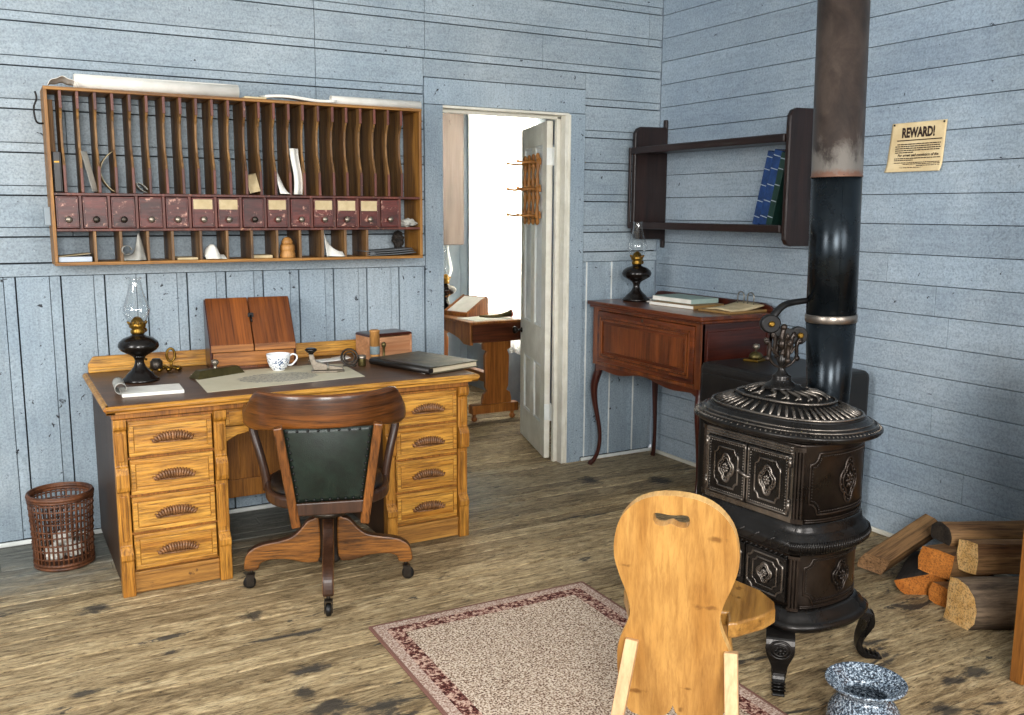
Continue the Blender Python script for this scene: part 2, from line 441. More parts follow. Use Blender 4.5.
def lid_mat(name, a, b, rough, metal, bs=90, bst=.25):
    t = NT(name); v = t.coord()
    n = t.noise(v, 7, 5, .65, .3); n2 = t.noise(v, bs, 3, .6)
    t.set(col=t.ramp(n, [(.3, hx(a)), (.7, hx(b))]), metal=metal,
          rough=t.ramp(n, [(.3, (rough-.08,)*3), (.7, (rough+.1,)*3)]))
    t.bump(n2, bst, .002)
    return t.m
M['iron'] = lid_mat('polished_black_iron', '#151312', '#2b2826', .27, .6)
M['iron_brown'] = lid_mat('browned_iron', '#1e1916', '#40362f', .32, .65)
M['iron_bright'] = lid_mat('worn_bright_iron', '#4c4641', '#8a8178', .27, .85)
def pipe_old():
    t = NT('rusty_stovepipe'); v = t.coord(); z = t.n('SeparateXYZ', {'Vector': t.coord()}).outputs['Z']
    n = t.noise(t.coord((1, 1, .6)), 9, 6, .7, .6); n2 = t.noise(v, 60, 4, .7)
    c = t.ramp(n, [(.3, hx('#231c19')), (.5, hx('#3b302a')), (.72, hx('#51453d'))])
    # bare limewashed patch and the rusty hem low on the upper length
    pz = t.n('MapRange', {'Value': z, 'From Min': .32, 'From Max': .03}).outputs[0]
    f = t.ramp(t.math('MULTIPLY', pz, t.math('ADD', n, .15)), [(.44, (0, 0, 0)), (.60, (.55, .55, .55))])
    c = t.mix('MIX', f, c, hx('#86817a'))
    rz = t.n('MapRange', {'Value': z, 'From Min': .05, 'From Max': .0}).outputs[0]
    f2 = t.ramp(t.math('MULTIPLY', rz, t.math('ADD', n2, .45)), [(.45, (0, 0, 0)), (.75, (.8, .8, .8))])
    c = t.mix('MIX', f2, c, hx('#6b4430'))
    t.bump(n2, .2, .002)
    return t.set(col=c, rough=.42, metal=.35)
M['pipe_old'] = pipe_old()
M['pipe_new'] = lid_mat('blued_steel_pipe', '#14181c', '#222a30', .26, .75, 6, .0)
M['pipe_band'] = lid_mat('pipe_band', '#6a625a', '#8a8178', .3, .9)

def glass():
    t = NT('clear_glass'); t.t.nodes.remove(t.b)
    out = t.t.nodes['Material Output']
    tr = t.n('BsdfTransparent', {'Color': (.96, .97, .97, 1)}); gl = t.n('BsdfGlossy', {'Roughness': .04})
    fr = t.n('LayerWeight', {'Blend': .5}).outputs['Facing']
    mx = t.n('MixShader', {0: t.math('ADD', t.math('MULTIPLY', t.math('POWER', fr, 1.9), .85), .09)})
    t.link(tr.outputs[0], mx.inputs[1]); t.link(gl.outputs[0], mx.inputs[2])
    t.link(mx.outputs[0], out.inputs['Surface'])
    return t.m
M['glass'] = glass()
def lace():
    t = NT('white_lace'); t.t.nodes.remove(t.b)
    out = t.t.nodes['Material Output']
    v = t.coord(); z = t.n('SeparateXYZ', {'Vector': v}).outputs['Z']
    n = t.noise(t.coord((1, 1, .8)), 26, 3, .6, 1.2)
    hole = t.ramp(n, [(.44, (0, 0, 0)), (.50, (1, 1, 1))])
    low = t.n('MapRange', {'Value': z, 'From Min': .80, 'From Max': .95, 'To Min': 1.0, 'To Max': 0.0}).outputs[0]
    d = t.n('BsdfDiffuse', {'Color': hx('#efece4')}); tl = t.n('BsdfTranslucent', {'Color': hx('#f4f1ea')})
    m1 = t.n('MixShader', {0: .65}); t.link(d.outputs[0], m1.inputs[1]); t.link(tl.outputs[0], m1.inputs[2])
    tr = t.n('BsdfTransparent')
    m2 = t.n('MixShader', {0: t.math('MULTIPLY', t.math('MULTIPLY', hole, low), .55)})
    t.link(m1.outputs[0], m2.inputs[1]); t.link(tr.outputs[0], m2.inputs[2])
    t.link(m2.outputs[0], out.inputs['Surface'])
    return t.m
M['lace'] = lace()
def rug_mat():
    t = NT('tweed_rug'); v = t.coord()
    xy = t.n('SeparateXYZ', {'Vector': v})
    n = t.noise(v, 150, 2, .6); n2 = t.noise(v, 70, 3, .7)
    field = t.ramp(n, [(.38, hx('#5a4032')), (.46, hx('#a38a76')), (.56, hx('#d2c0ac')), (.7, hx('#e6dac9'))])
    dx = t.math('SUBTRACT', .465, t.math('ABSOLUTE', xy.outputs['X'])); dy = t.math('SUBTRACT', .95, t.math('ABSOLUTE', xy.outputs['Y']))
    d = t.math('MINIMUM', dx, dy)
    bord = t.ramp(n2, [(.40, hx('#3c1d1a')), (.50, hx('#7a4a42')), (.58, hx('#c9ab98'))])
    edge = t.ramp(n, [(.4, hx('#8a6a5c')), (.6, hx('#cbb7a8'))])
    def band(a, b):
        return t.math('MULTIPLY', t.math('GREATER_THAN', d, a), t.math('LESS_THAN', d, b))
    c = t.mix('MIX', band(-1, .05), field, edge)
    c = t.mix('MIX', band(.05, .105), c, bord)
    c = t.mix('MIX', band(-1, .012), c, hx('#7d5a50'))
    t.bump(n, .8, .004)
    return t.set(col=c, rough=.95, spec=.1)
M['rug'] = rug_mat()
def speckle():
    t = NT('grey_speckled_enamel'); v = t.coord()
    n = t.noise(v, 150, 3, .75)
    c = t.ramp(n, [(.42, hx('#1d232b')), (.50, hx('#4c5a69')), (.57, hx('#97a6b4')), (.68, hx('#d5dde5'))])
    return t.set(col=c, rough=.22, coat=.4)
M['speckle'] = speckle()
def china_print():
    t = NT('blue_printed_china'); v = t.coord()
    n = t.noise(v, 75, 3, .6, 1.5); z = t.n('SeparateXYZ', {'Vector': v}).outputs['Z']
    f = t.ramp(n, [(.50, (0, 0, 0)), (.56, (1, 1, 1))])
    zz = t.math('MULTIPLY', t.math('GREATER_THAN', z, .008), t.math('LESS_THAN', z, .062))
    c = t.mix('MIX', t.math('MULTIPLY', f, zz), hx('#f2f4f6'), hx('#3f5a80'))
    return t.set(col=c, rough=.15, coat=.3)
M['cup'] = china_print()
def map_paper():
    t = NT('printed_map_paper'); v = t.coord()
    n = t.noise(v, 3.0, 5, .6); n2 = t.noise(t.coord((1, 2.6, 1)), 55, 4, .8)
    xy = t.n('SeparateXYZ', {'Vector': v})
    r = t.math('SQRT', t.math('ADD', t.math('POWER', t.math('MULTIPLY', xy.outputs['X'], 5.2), 2), t.math('POWER', t.math('MULTIPLY', t.math('ADD', xy.outputs['Y'], .02), 8.0), 2)))
    f = t.math('MULTIPLY', t.math('LESS_THAN', t.math('ADD', r, t.math('MULTIPLY', n2, .5)), 1.15), t.ramp(n2, [(.38, (1, 1, 1)), (.55, (.15, .15, .15))]))
    c = t.mix('MIX', f, t.ramp(n, [(.3, hx('#c3ba9d')), (.7, hx('#dcd4bb'))]), hx('#6a6a6e'))
    return t.set(col=c, rough=.75)
M['map'] = map_paper()
M['poster'] = plain('aged_poster_paper', '#d9bf90', .8, 0, .1, 10, tint='#e9d5ab')
M['ink'] = plain('dark_brown_ink', '#2e1c16', .8, 0, .1)
M['ceil'] = plain('pale_ceiling_paint', '#c3ccd3', .7)
M['dim'] = plain('dim_room_paint', '#8a97a3', .6, 0, .15, 5)

def pine_back():
    """the chair back: honey pine with a few dark knots of its own"""
    m = M['pine'].copy(); m.name = 'knotty_pine_back'; nt = m.node_tree; b = nt.nodes['Principled BSDF']
    src = b.inputs['Base Color'].links[0].from_socket
    co = nt.nodes.new('ShaderNodeTexCoord'); ns = nt.nodes.new('ShaderNodeTexNoise'); ns.inputs['Scale'].default_value = 60
    nt.links.new(co.outputs['Object'], ns.inputs['Vector'])
    for (x, z, rx, rz) in ((.085, .505, .045, .010), (-.095, .225, .036, .011), (.035, .255, .014, .006), (.02, .19, .010, .012), (-.13, .60, .02, .006), (.10, .70, .03, .012)):
        mp = nt.nodes.new('ShaderNodeMapping'); mp.vector_type = 'POINT'
        mp.inputs['Scale'].default_value = (1/rx, 0, 1/rz); mp.inputs['Location'].default_value = (-x/rx, 0, -z/rz)
        nt.links.new(co.outputs['Object'], mp.inputs['Vector'])
        ln = nt.nodes.new('ShaderNodeVectorMath'); ln.operation = 'LENGTH'; nt.links.new(mp.outputs[0], ln.inputs[0])
        ad = nt.nodes.new('ShaderNodeMath'); ad.operation = 'ADD'; nt.links.new(ln.outputs['Value'], ad.inputs[0])
        mu = nt.nodes.new('ShaderNodeMath'); mu.operation = 'MULTIPLY_ADD'; nt.links.new(ns.outputs['Fac'], mu.inputs[0]); mu.inputs[1].default_value = 2.2; mu.inputs[2].default_value = -1.0
        nt.links.new(mu.outputs[0], ad.inputs[1])
        rp = nt.nodes.new('ShaderNodeValToRGB'); rp.color_ramp.elements[0].color = (.8, .8, .8, 1); rp.color_ramp.elements[1].color = (0, 0, 0, 1)
        rp.color_ramp.elements[0].position = .25; rp.color_ramp.elements[1].position = .95
        nt.links.new(ad.outputs[0], rp.inputs['Fac'])
        mx = nt.nodes.new('ShaderNodeMix'); mx.data_type = 'RGBA'
        nt.links.new(rp.outputs['Color'], mx.inputs[0]); nt.links.new(src, mx.inputs[6]); mx.inputs[7].default_value = hx('#6b4319')
        src = mx.outputs[2]
    nt.links.new(src, b.inputs['Base Color'])
    return m
M['pine_back'] = pine_back()

# ================================================================== the setting
def build_floor():
    b = MB(); y = -1.0; i = 0
    g1 = .0015
    while y < 7.4:
        g0 = g1; g1 = random.choice((.0012, .0018, .0045, .006))
        w = random.choice((.083, .09, .095, .105, .11)); y1 = min(y+w, 7.42)
        x = -2.3 - random.random()*2
        while x < 3.66:
            L = random.uniform(1.6, 4.2); x1 = min(x+L, 3.66)
            dz = random.uniform(-.0025, 0)
            if x1 > -2.3: b.box(max(x, -2.3), x1-.0015, y+g0, y1-g1, -.02, dz)
            x = x1
        y = y1
    o = struct(b, 'floor', M['floor'], None, .003)
    sub = struct(MB().box(-2.3, 3.66, -1, 7.42, -.06, -.0205), 'trim_1', M['gap'])
build_floor()

def boards_h(b, x0, x1, z0, z1, joints=(), y=YB, strip=.045):
    """one course of moulded siding: a low strip, a fine quirk and the broad board above it"""
    xs = [x0]+[j for j in joints if x0+.02 < j < x1-.02]+[x1]
    for a, c in zip(xs, xs[1:]):
        a2, c2 = a+.0012, c-.0012
        if strip and z1-z0 > strip+.03:
            b.box(a2, c2, y+.005, y+.03, z0+.006, z0+strip-.001)
            b.box(a2, c2, y, y+.03, z0+strip+.0015, z1)
        else:
            b.box(a2, c2, y, y+.03, z0+.004, z1)
def build_wall_back():
    b = MB()
    zl = [1.392, 1.573, 1.757, 1.942, 2.123, 2.308, 2.493, 2.678, 2.863, 3.02]
    b_ = random.Random(3)
    cx0, cx1, ct = 2.076, 3.101, 2.214
    boards_h(b, -2.2, cx0, 1.279, 1.392, (1.0,), strip=0)
    boards_h(b, cx1, XR, 1.279, 1.392, (), strip=0)
    for i, (z0, z1) in enumerate(zip(zl, zl[1:])):
        if z1 <= ct:
            boards_h(b, -2.2, cx0, z0, z1, (1.494,) if i > 2 else ((-.6,) if i % 2 else (.35,)))
            boards_h(b, cx1, XR, z0, z1)
        elif z0 < ct:
            boards_h(b, -2.2, cx0, z0, z1, (1.494,)); boards_h(b, cx1, XR, z0, z1)
            b.box(cx0+.001, cx1-.001, YB, YB+.03, ct+.003, z1)
        else:
            boards_h(b, -2.2, XR, z0, z1, {2.308: (1.494, 2.087, 2.81), 2.493: (1.494, 2.087, 3.55)}.get(z0, tuple(sorted((.4+.3*i, 2.2)))))
    # rail over the wainscot
    b.box(-2.2, cx0, YB-.004, YB+.03, 1.222, 1.276); b.box(cx1, XR, YB-.004, YB+.03, 1.222, 1.276)
    o = struct(b, 'wall_back', M['wall'], None, .0022)
    # backing behind the grooves, with the doorway left open
    k = MB(); k.box(-2.2, 2.15, YB+.026, YB2-.02, 0, 3.02); k.box(2.99, XR, YB+.026, YB2-.02, 0, 3.02); k.box(2.15, 2.99, YB+.026, YB2-.02, 2.075, 3.02)
    part(k, 'backing', M['gap'], o)
    w = MB()
    def vb(x0, x1, first):
        x = first
        while x < x1:
            a, c = max(x, x0), min(x+.182, x1)
            d = x+.135
            if d > a: w.box(a+.003, min(d, c)-.001, YB+.002, YB+.03, .022, 1.219)
            if c > d+.01: w.box(max(d, a)+.001, c-.003, YB+.007, YB+.03, .022, 1.219)
            x += .182
    vb(-2.2, 2.076, .106-.182*13); vb(3.101, XR, 3.133-.182)
    part(w, 'wainscot', M['wall_v'], o, .0022)
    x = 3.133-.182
    bd = MB()  # white strips painting in the light caught on the groove sides
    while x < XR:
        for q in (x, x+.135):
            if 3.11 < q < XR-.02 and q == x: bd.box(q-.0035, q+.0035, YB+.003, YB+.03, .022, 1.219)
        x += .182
    part(bd, 'bead', M['white_paint'], o)  # no real bead: white strips stand in for lit groove edges
    n = MB().box(-2.2, XR, YB2-.018, YB2, 2.075, 3.02).box(1.0, 2.15, YB2-.018, YB2, 0, 2.075).box(2.99, XR, YB2-.018, YB2, 0, 2.075)
    part(n, 'annex_face', M['dim'], o)
build_wall_back()

def build_wall_right():
    b = MB(); z = .124-.1345
    r = random.Random(11)
    k = 0
    while z < 3.02:
        z0, z1 = max(z, .0), min(z+.1345, 3.02)
        ys = [-.9]+sorted(r.uniform(-.6, 4.4) for _ in range(r.choice((1, 1, 2))))+[YB]
        if abs(z-1.618+.1345) < .01 or abs(z-1.35) < .01: ys = [-.9, 2.645, YB]
        for a, c in zip(ys, ys[1:]):
            d = r.uniform(0, .0018)
            b.box(XR+d, XR+.03, a+.001, c-.001, z0+.0014, z1-.0016)
        z += .1345; k += 1
    o = struct(b, 'wall_right', M['wall_r'], None, .002)
    part(MB().box(XR+.024, XR+.1, -.9, YB, 0, 3.02), 'backing', M['gap'], o)
build_wall_right()
struct(MB().box(-2.2, 2.07, YB-.014, YB+.001, 0, .02).box(3.105, XR, YB-.014, YB+.001, 0, .02), 'baseboard_back', M['white_paint'], None, .004)
struct(MB().box(XR-.016, XR+.001, -.9, YB-.014, 0, .022), 'baseboard_right', M['cream'], None, .004)

def build_side_left():
    b = MB(); z = 0
    while z < 3.0:
        b.box(-2.26, -2.2, -.9, YB, z+.002, min(z+.1345, 3.02)-.002); z += .1345
    struct(b, 'wall_left', M['wall_r'], None, .002)
build_side_left()
struct(MB().box(-2.26, XR+.1, -.2, 7.5, 3.02, 3.08), 'ceiling', M['ceil'])

# doorway casing (flat blue boards) and cream stops
c = MB()
c.box(2.079, 2.185, YB-.006, YB+.03, .0, 2.075); c.box(2.992, 3.098, YB-.006, YB+.03, .0, 2.075); c.box(2.079, 3.098, YB-.006, YB+.03, 2.078, 2.212)
struct(c, 'trim_2', M['wall_v'], None, .002)
c = MB()
c.box(2.988, 3.0, YB-.010, YB2-.01, 0, 2.068); c.box(2.965, 2.99, YB-.004, YB+.05, 0, 2.068); c.box(2.975, 2.99, YB+.05, YB2, 0, 2.068)
c.box(2.945, 2.976, YB+.058, YB+.085, 0, 2.06)
c.box(2.15, 2.192, YB+.02, YB2, 0, 2.068)
c.box(2.185, 2.99, YB-.008, YB2, 2.062, 2.076); c.box(2.192, 2.975, YB+.058, YB+.085, 2.045, 2.062)
struct(c, 'trim_3', M['cream'], None, .003)

# ------------------------------------------------------------------ the room beyond
w = MB()
w.box(XR, XR+.14, YB2, 6.12, 0, 3.02); w.box(XR, XR+.14, 7.06, 7.5, 0, 3.02)
w.box(XR, XR+.14, 6.12, 7.06, 0, .55); w.box(XR, XR+.14, 6.12, 7.06, 2.45, 3.02)
struct(w, 'wall_annex_right', M['dim'])
w = MB(); x = 1.2
while x < XR:
    w.box(x+.002, min(x+.14, XR), 7.3, 7.36, 0, 3.02); x += .14
struct(w, 'wall_annex_back', M['greyblue'], None, .002)
struct(MB().box(1.14, 1.2, YB2, 7.36, 0, 3.02), 'wall_annex_left', M['dim'])
# window with sash bars in the outer wall of that room
w = MB()
for z in (.55, 1.48, 2.40): w.box(XR+.05, XR+.09, 6.12, 7.06, z, z+.05)
for y in (6.12, 6.57, 7.01): w.box(XR+.05, XR+.09, y, y+.05, .55, 2.45)
win = struct(w, 'window_1', M['white_paint'], None, .003)
part(MB().box(XR+.068, XR+.072, 6.14, 7.04, .57, 2.43), 'pane', M['glass'], win)

# lace curtain
def cur(u, v):
    y = 6.08+u*1.02
    return (3.575+.018*sin(u*58)+.010*sin(u*23+1.2), y+.006*sin(u*58+1), .42+v*2.13+.012*sin(u*37)*(1-v))
solo(MB().grid(cur, 150, 30, .0006), 'lace_curtain', M['lace'], 'white lace curtain glowing with daylight beyond the open doorway', 'curtain')
solo(MB().tube([(3.575, 6.02, 2.56), (3.575, 7.14, 2.56)], .011).ball((3.575, 6.02, 2.56), .018).ball((3.575, 7.14, 2.56), .018), 'curtain_rod', M['brass'], 'slim rod carrying the lace curtain in the far room', 'rod')

# the door, hinged on the right jamb and swung into the far room
def build_door():
    H = Vector((2.942, 4.792, 0)); far = Vector((3.150, 5.452, 0))
    d = (far-H); L = d.length; a = math.atan2(d.y, d.x)
    r = bpy.data.objects.new('door_1', None); COL.objects.link(r); r['kind'] = 'structure'
    r.location = (H.x, H.y, .008); r.rotation_euler = (0, 0, a)
    r['label'] = 'cream panelled door standing open into the far room'
    T = .036; z1 = 2.035                                   # local: x along the leaf, y thickness (face to the left is +y)
    b = MB()
    def rail(x0, x1, z0, z1): b.box(x0, x1, -T/2, T/2, z0, z1)
    rail(0, .105, 0, z1); rail(L-.105, L, 0, z1); rail(.105, L-.105, 0, .20); rail(.105, L-.105, .57, .80); rail(.105, L-.105, z1-.13, z1)
    rail(L/2-.045, L/2+.045, .20, .57); rail(L/2-.045, L/2+.045, .80, z1-.13)
    part(b, 'leaf_frame', M['cream'], r, .003)
    for x0, x1 in ((.105, L/2-.045), (L/2+.045, L-.105)):
        for z0, zz in ((.20, .57), (.80, z1-.13)):
            p = MB(); p.box(x0-.001, x1+.001, -.007, .007, z0-.001, zz+.001)
            p.prism([(x0+.03, z0+.03), (x1-.03, z0+.03), (x1-.03, zz-.03), (x0+.03, zz-.03)], -.012, .012, 'y')
            part(p, 'panel', M['cream'] if z0 < .5 else M['white_paint'], r, .004)
            m = MB(); g = .014
            for f in (1, -1):
                y0, y1 = sorted((f*.007, f*.016))
                m.box(x0, x0+g, y0, y1, z0, zz); m.box(x1-g, x1, y0, y1, z0, zz); m.box(x0+g, x1-g, y0, y1, z0, z0+g); m.box(x0+g, x1-g, y0, y1, zz-g, zz)
            part(m, 'panel_moulding', M['white_paint'], r, .003)
    for z in (.24, 1.78):
        h = MB().box(-.002, .003, -.018, .018, z, z+.1).tube([(-.004, -.02, z-.004), (-.004, -.02, z+.104)], .006)
        h.box(-.028, -.004, -.022, -.019, z, z+.1)
        part(h, 'hinge', M['white_paint'], r, .001)
    k = MB().lathe([(.018, 0), (.018, .006), (.009, .01), (.009, .03), (.02, .038), (.027, .05), (.022, .062), (.008, .066)], 20, frame((L-.05, T/2, .72), (1, 0, 0), (0, 0, -1), (0, 1, 0)))
    k.lathe([(.018, 0), (.018, .006), (.009, .01), (.009, .03), (.02, .038), (.027, .05), (.022, .062), (.008, .066)], 20, frame((L-.05, -T/2, .72), (1, 0, 0), (0, 0, 1), (0, -1, 0)))
    part(k, 'door_knob', M['black_gloss'], r)
    return H, a, L
DH, DA, DL = build_door()

# ochre fretwork rack hung on the face of the door
def build_rack():
    ux = Vector((cos(DA), sin(DA), 0)); uy = Vector((-sin(DA), cos(DA), 0))
    base = DH+ux*.10+uy*.019; base.z = 1.455
    r = thing('fretwork_rack', 'ochre wooden fretwork rack with long pegs hanging on the open door', 'rack', base, DA)
    for i in range(4):
        x = .05+i*.115
        b = MB(); pts = []
        for k in range(9):
            t = k/8; pts.append((x+.012*sin(t*PI*4), .018, t*.39))
        b.tube(pts, [.008+.006*abs(sin(k/8*PI*4)) for k in range(9)], 8)
        for k in (0, 4, 8): b.ball((x, .018, k/8*.39), .019, .012, .022, 10, 6)
        part(b, 'spindle', M['fret'], r)
    for z in (.035, .195, .355):
        b = MB().box(.01, .44, .004, .016, z-.016, z+.016)
        for i in range(6): b.ball((.02+i*.083, .012, z+.016), .018, .008, .014, 8, 6)
        part(b, 'rail', M['fret'], r, .003)
        for x in (.06, .36):
            p = MB().tube([(x, .012, z), (x, .06, z+.003), (x, .10, z), (x, .135, z+.006)], [.008, .006, .007, .005], 8).ball((x, .138, z+.006), .010)
            part(p, 'peg', M['fret'], r)
build_rack()

# cupboard-like plank hung on the far wall, table and the things on it
b = MB().box(-.125, .125, -.10, .095, 0, 1.22)
r = thing('hanging_cupboard', 'grey brown plank cupboard on the far wall left of the curtain', 'cupboard', (3.395, 7.20, 1.235))
part(b, 'carcass', M['board_grey'], r, .004)
part(MB().box(-.118, .118, -.118, -.10, .01, 1.21).prism([(-.02, 1.02), (.015, 1.02), (-.0, .97)], -.121, -.118, 'y'), 'door', M['board_grey'], r, .003)
b = MB().box(-.05, .05, -.06, .06, 0, .72)
solo(b, 'narrow_dark_panel', plain('dark_red_brown_board', '#3a1c18', .6), 'dark reddish board glimpsed at the left edge of the far room', 'board', (3.16, 7.23, 1.42), 0, None, .004)

def build_far_table():
    X0, X1, Y0, Y1, Z = 2.955, 3.375, 5.87, 7.0, .74
    r = thing('writing_table', 'orange brown trestle table seen through the doorway under the curtain', 'table', ((X0+X1)/2, (Y0+Y1)/2, 0))
    hx_, hy = (X1-X0)/2, (Y1-Y0)/2
    part(MB().box(-hx_-.015, hx_+.015, -hy-.015, hy+.015, Z-.02, Z), 'table_top', M['table_wood'], r, .006)
    part(MB().box(-hx_+.012, hx_, -hy, -hy+.03, Z-.155, Z-.02), 'end_apron', M['table_dark'], r, .004)
    out = [(-hy, Z-.02), (-hy, Z-.17), (-hy+.10, Z-.17)]+[(-hy+.10+.93*t, Z-.17+.07*sin(PI*t)**.6) for t in [k/12 for k in range(1, 12)]]+[(hy, Z-.17), (hy, Z-.02)]
    part(MB().prism(out, -hx_, -hx_+.028, 'x'), 'front_apron', M['table_wood'], r, .003)
    part(MB().box(hx_-.025, hx_, -hy+.03, hy, Z-.15, Z-.02), 'rear_apron', M['table_dark'], r)
    half = [(.115, .585), (.115, .53), (.085, .515), (.1, .48), (.095, .25), (.08, .22), (.11, .20), (.12, .16), (.12, .085)]
    ol = [(x, z) for x, z in half]+[(-x, z) for x, z in reversed(half)]
    for y in (-hy+.035, hy-.065):
        part(MB().prism(ol, y, y+.03, 'y', Tr(.03, 0, 0)), 'trestle', M['table_wood'], r, .004)
        f = MB().box(-hx_+.03, hx_-.01, y-.02, y+.05, .06, .125)
        for x in (-hx_+.06, hx_-.045): f.lathe([(.012, 0), (.02, .01), (.024, .025), (.012, .04), (.018, .062)], 14, Tr(x, y+.015, 0))
        part(f, 'trestle_foot', M['table_wood'], r, .004)
    part(MB().box(0.0, .06, -hy+.065, hy-.065, .26, .33), 'stretcher', M['table_wood'], r, .004)
build_far_table()

# ================================================================== oil lamps
def oil_lamp(label, loc, s=1.0, rz=0, tall=1.0):
    r = thing('oil_lamp', label, 'lamp', loc, rz, 'oil lamps')
    foot = [(.078, 0), (.08, .006), (.074, .014), (.062, .022), (.058, .03), (.04, .045), (.026, .062), (.02, .078), (.019, .092), (.024, .104), (.03, .11)]
    font = [(.03, .11), (.05, .122), (.074, .136), (.084, .15), (.085, .158), (.08, .172), (.062, .188), (.036, .197), (.026, .202), (.026, .21)]
    part(MB().lathe([(a*s, z*s) for a, z in foot], 36), 'foot', M['black_gloss'], r)
    part(MB().lathe([(a*s, z*s) for a, z in font], 36), 'font', M['black_gloss'], r)
    bur = [(.027, .208), (.03, .212), (.03, .222), (.024, .228), (.034, .236), (.036, .252), (.03, .256), (.022, .268), (.014, .278), (.006, .282)]
    b = MB().lathe([(a*s, z*s) for a, z in bur], 28)
    for k in range(12):
        a = k*PI/6; b.tube([(.034*s*cos(a), .034*s*sin(a), .248*s), (.041*s*cos(a), .041*s*sin(a), .262*s)], .003*s, 6)
    o = part(b, 'burner', M['brass'], r)
    part(MB().tube([(0, 0, .218*s), (.045*s, -.01*s, .218*s)], .0025*s, 6).lathe([(.010*s, 0), (.011*s, .003*s), (.010*s, .006*s)], 14, frame((.045*s, -.01*s, .218*s), (0, 1, 0), (0, 0, 1), (1, 0, 0))), 'wick_knob', M['brass'], o)
    outer = [(.036, .252), (.038, .262), (.05, .285), (.056, .305), (.055, .322), (.046, .35), (.034, .385), (.027, .415), (.025, .44), (.029, .452)]
    outer = [(a*s, (.252+(z-.252)*tall)*s) for a, z in outer]
    outer = [(p.x, p.y) for p in catmull([(a, z, 0) for a, z in outer], 4)]
    th = .0018*s
    b = MB().lathe(outer, 36, caps=False)
    part(b, 'chimney', M['glass'], r)
    return r
oil_lamp('black oil lamp with glass chimney on left end of the oak desk', (.553, 4.305, .777), 1.0, 1.0)
oil_lamp('black oil lamp with glass chimney on the red mahogany desk', (3.335, 4.44, 1.0), 1.02, .5)
oil_lamp('oil lamp with glass chimney on the table beyond the doorway', (3.17, 6.72, .74), 1.0, 2.0, 1.25)

# ================================================================== oak pedestal desk
def pull_mesh(x, z, y, w=.158, h=.036):
    """carved half-shell drawer pull"""
    b = MB()
    ol = [(x-w/2, z-h*.5)]+[(x-w/2+w*t, z-h*.5+h*(.12+.88*(1-abs(2*t-1)**2.6))) for t in [k/16 for k in range(1, 16)]]+[(x+w/2, z-h*.5)]
    b.prism(ol, y-.006, y, 'y')
    n = 15
    for i in range(n):
        t = (i+.5)/n*2-1
        hh = h*(1-abs(t)**2.8)*.90+.007; lean = t*.014
        px = x+t*w*.46
        b.tube([(px-lean*.6, y-.004, z-h*.48), (px, y-.016, z-h*.5+hh*.35), (px+lean*.5, y-.013, z-h*.5+hh*.75), (px+lean, y-.004, z-h*.5+hh)], [.003, .0052, .0048, .003], 7)
    b.tube([(x-w/2+.004, y-.008, z-h*.52), (x, y-.014, z-h*.56), (x+w/2-.004, y-.008, z-h*.52)], .003, 6)
    return b
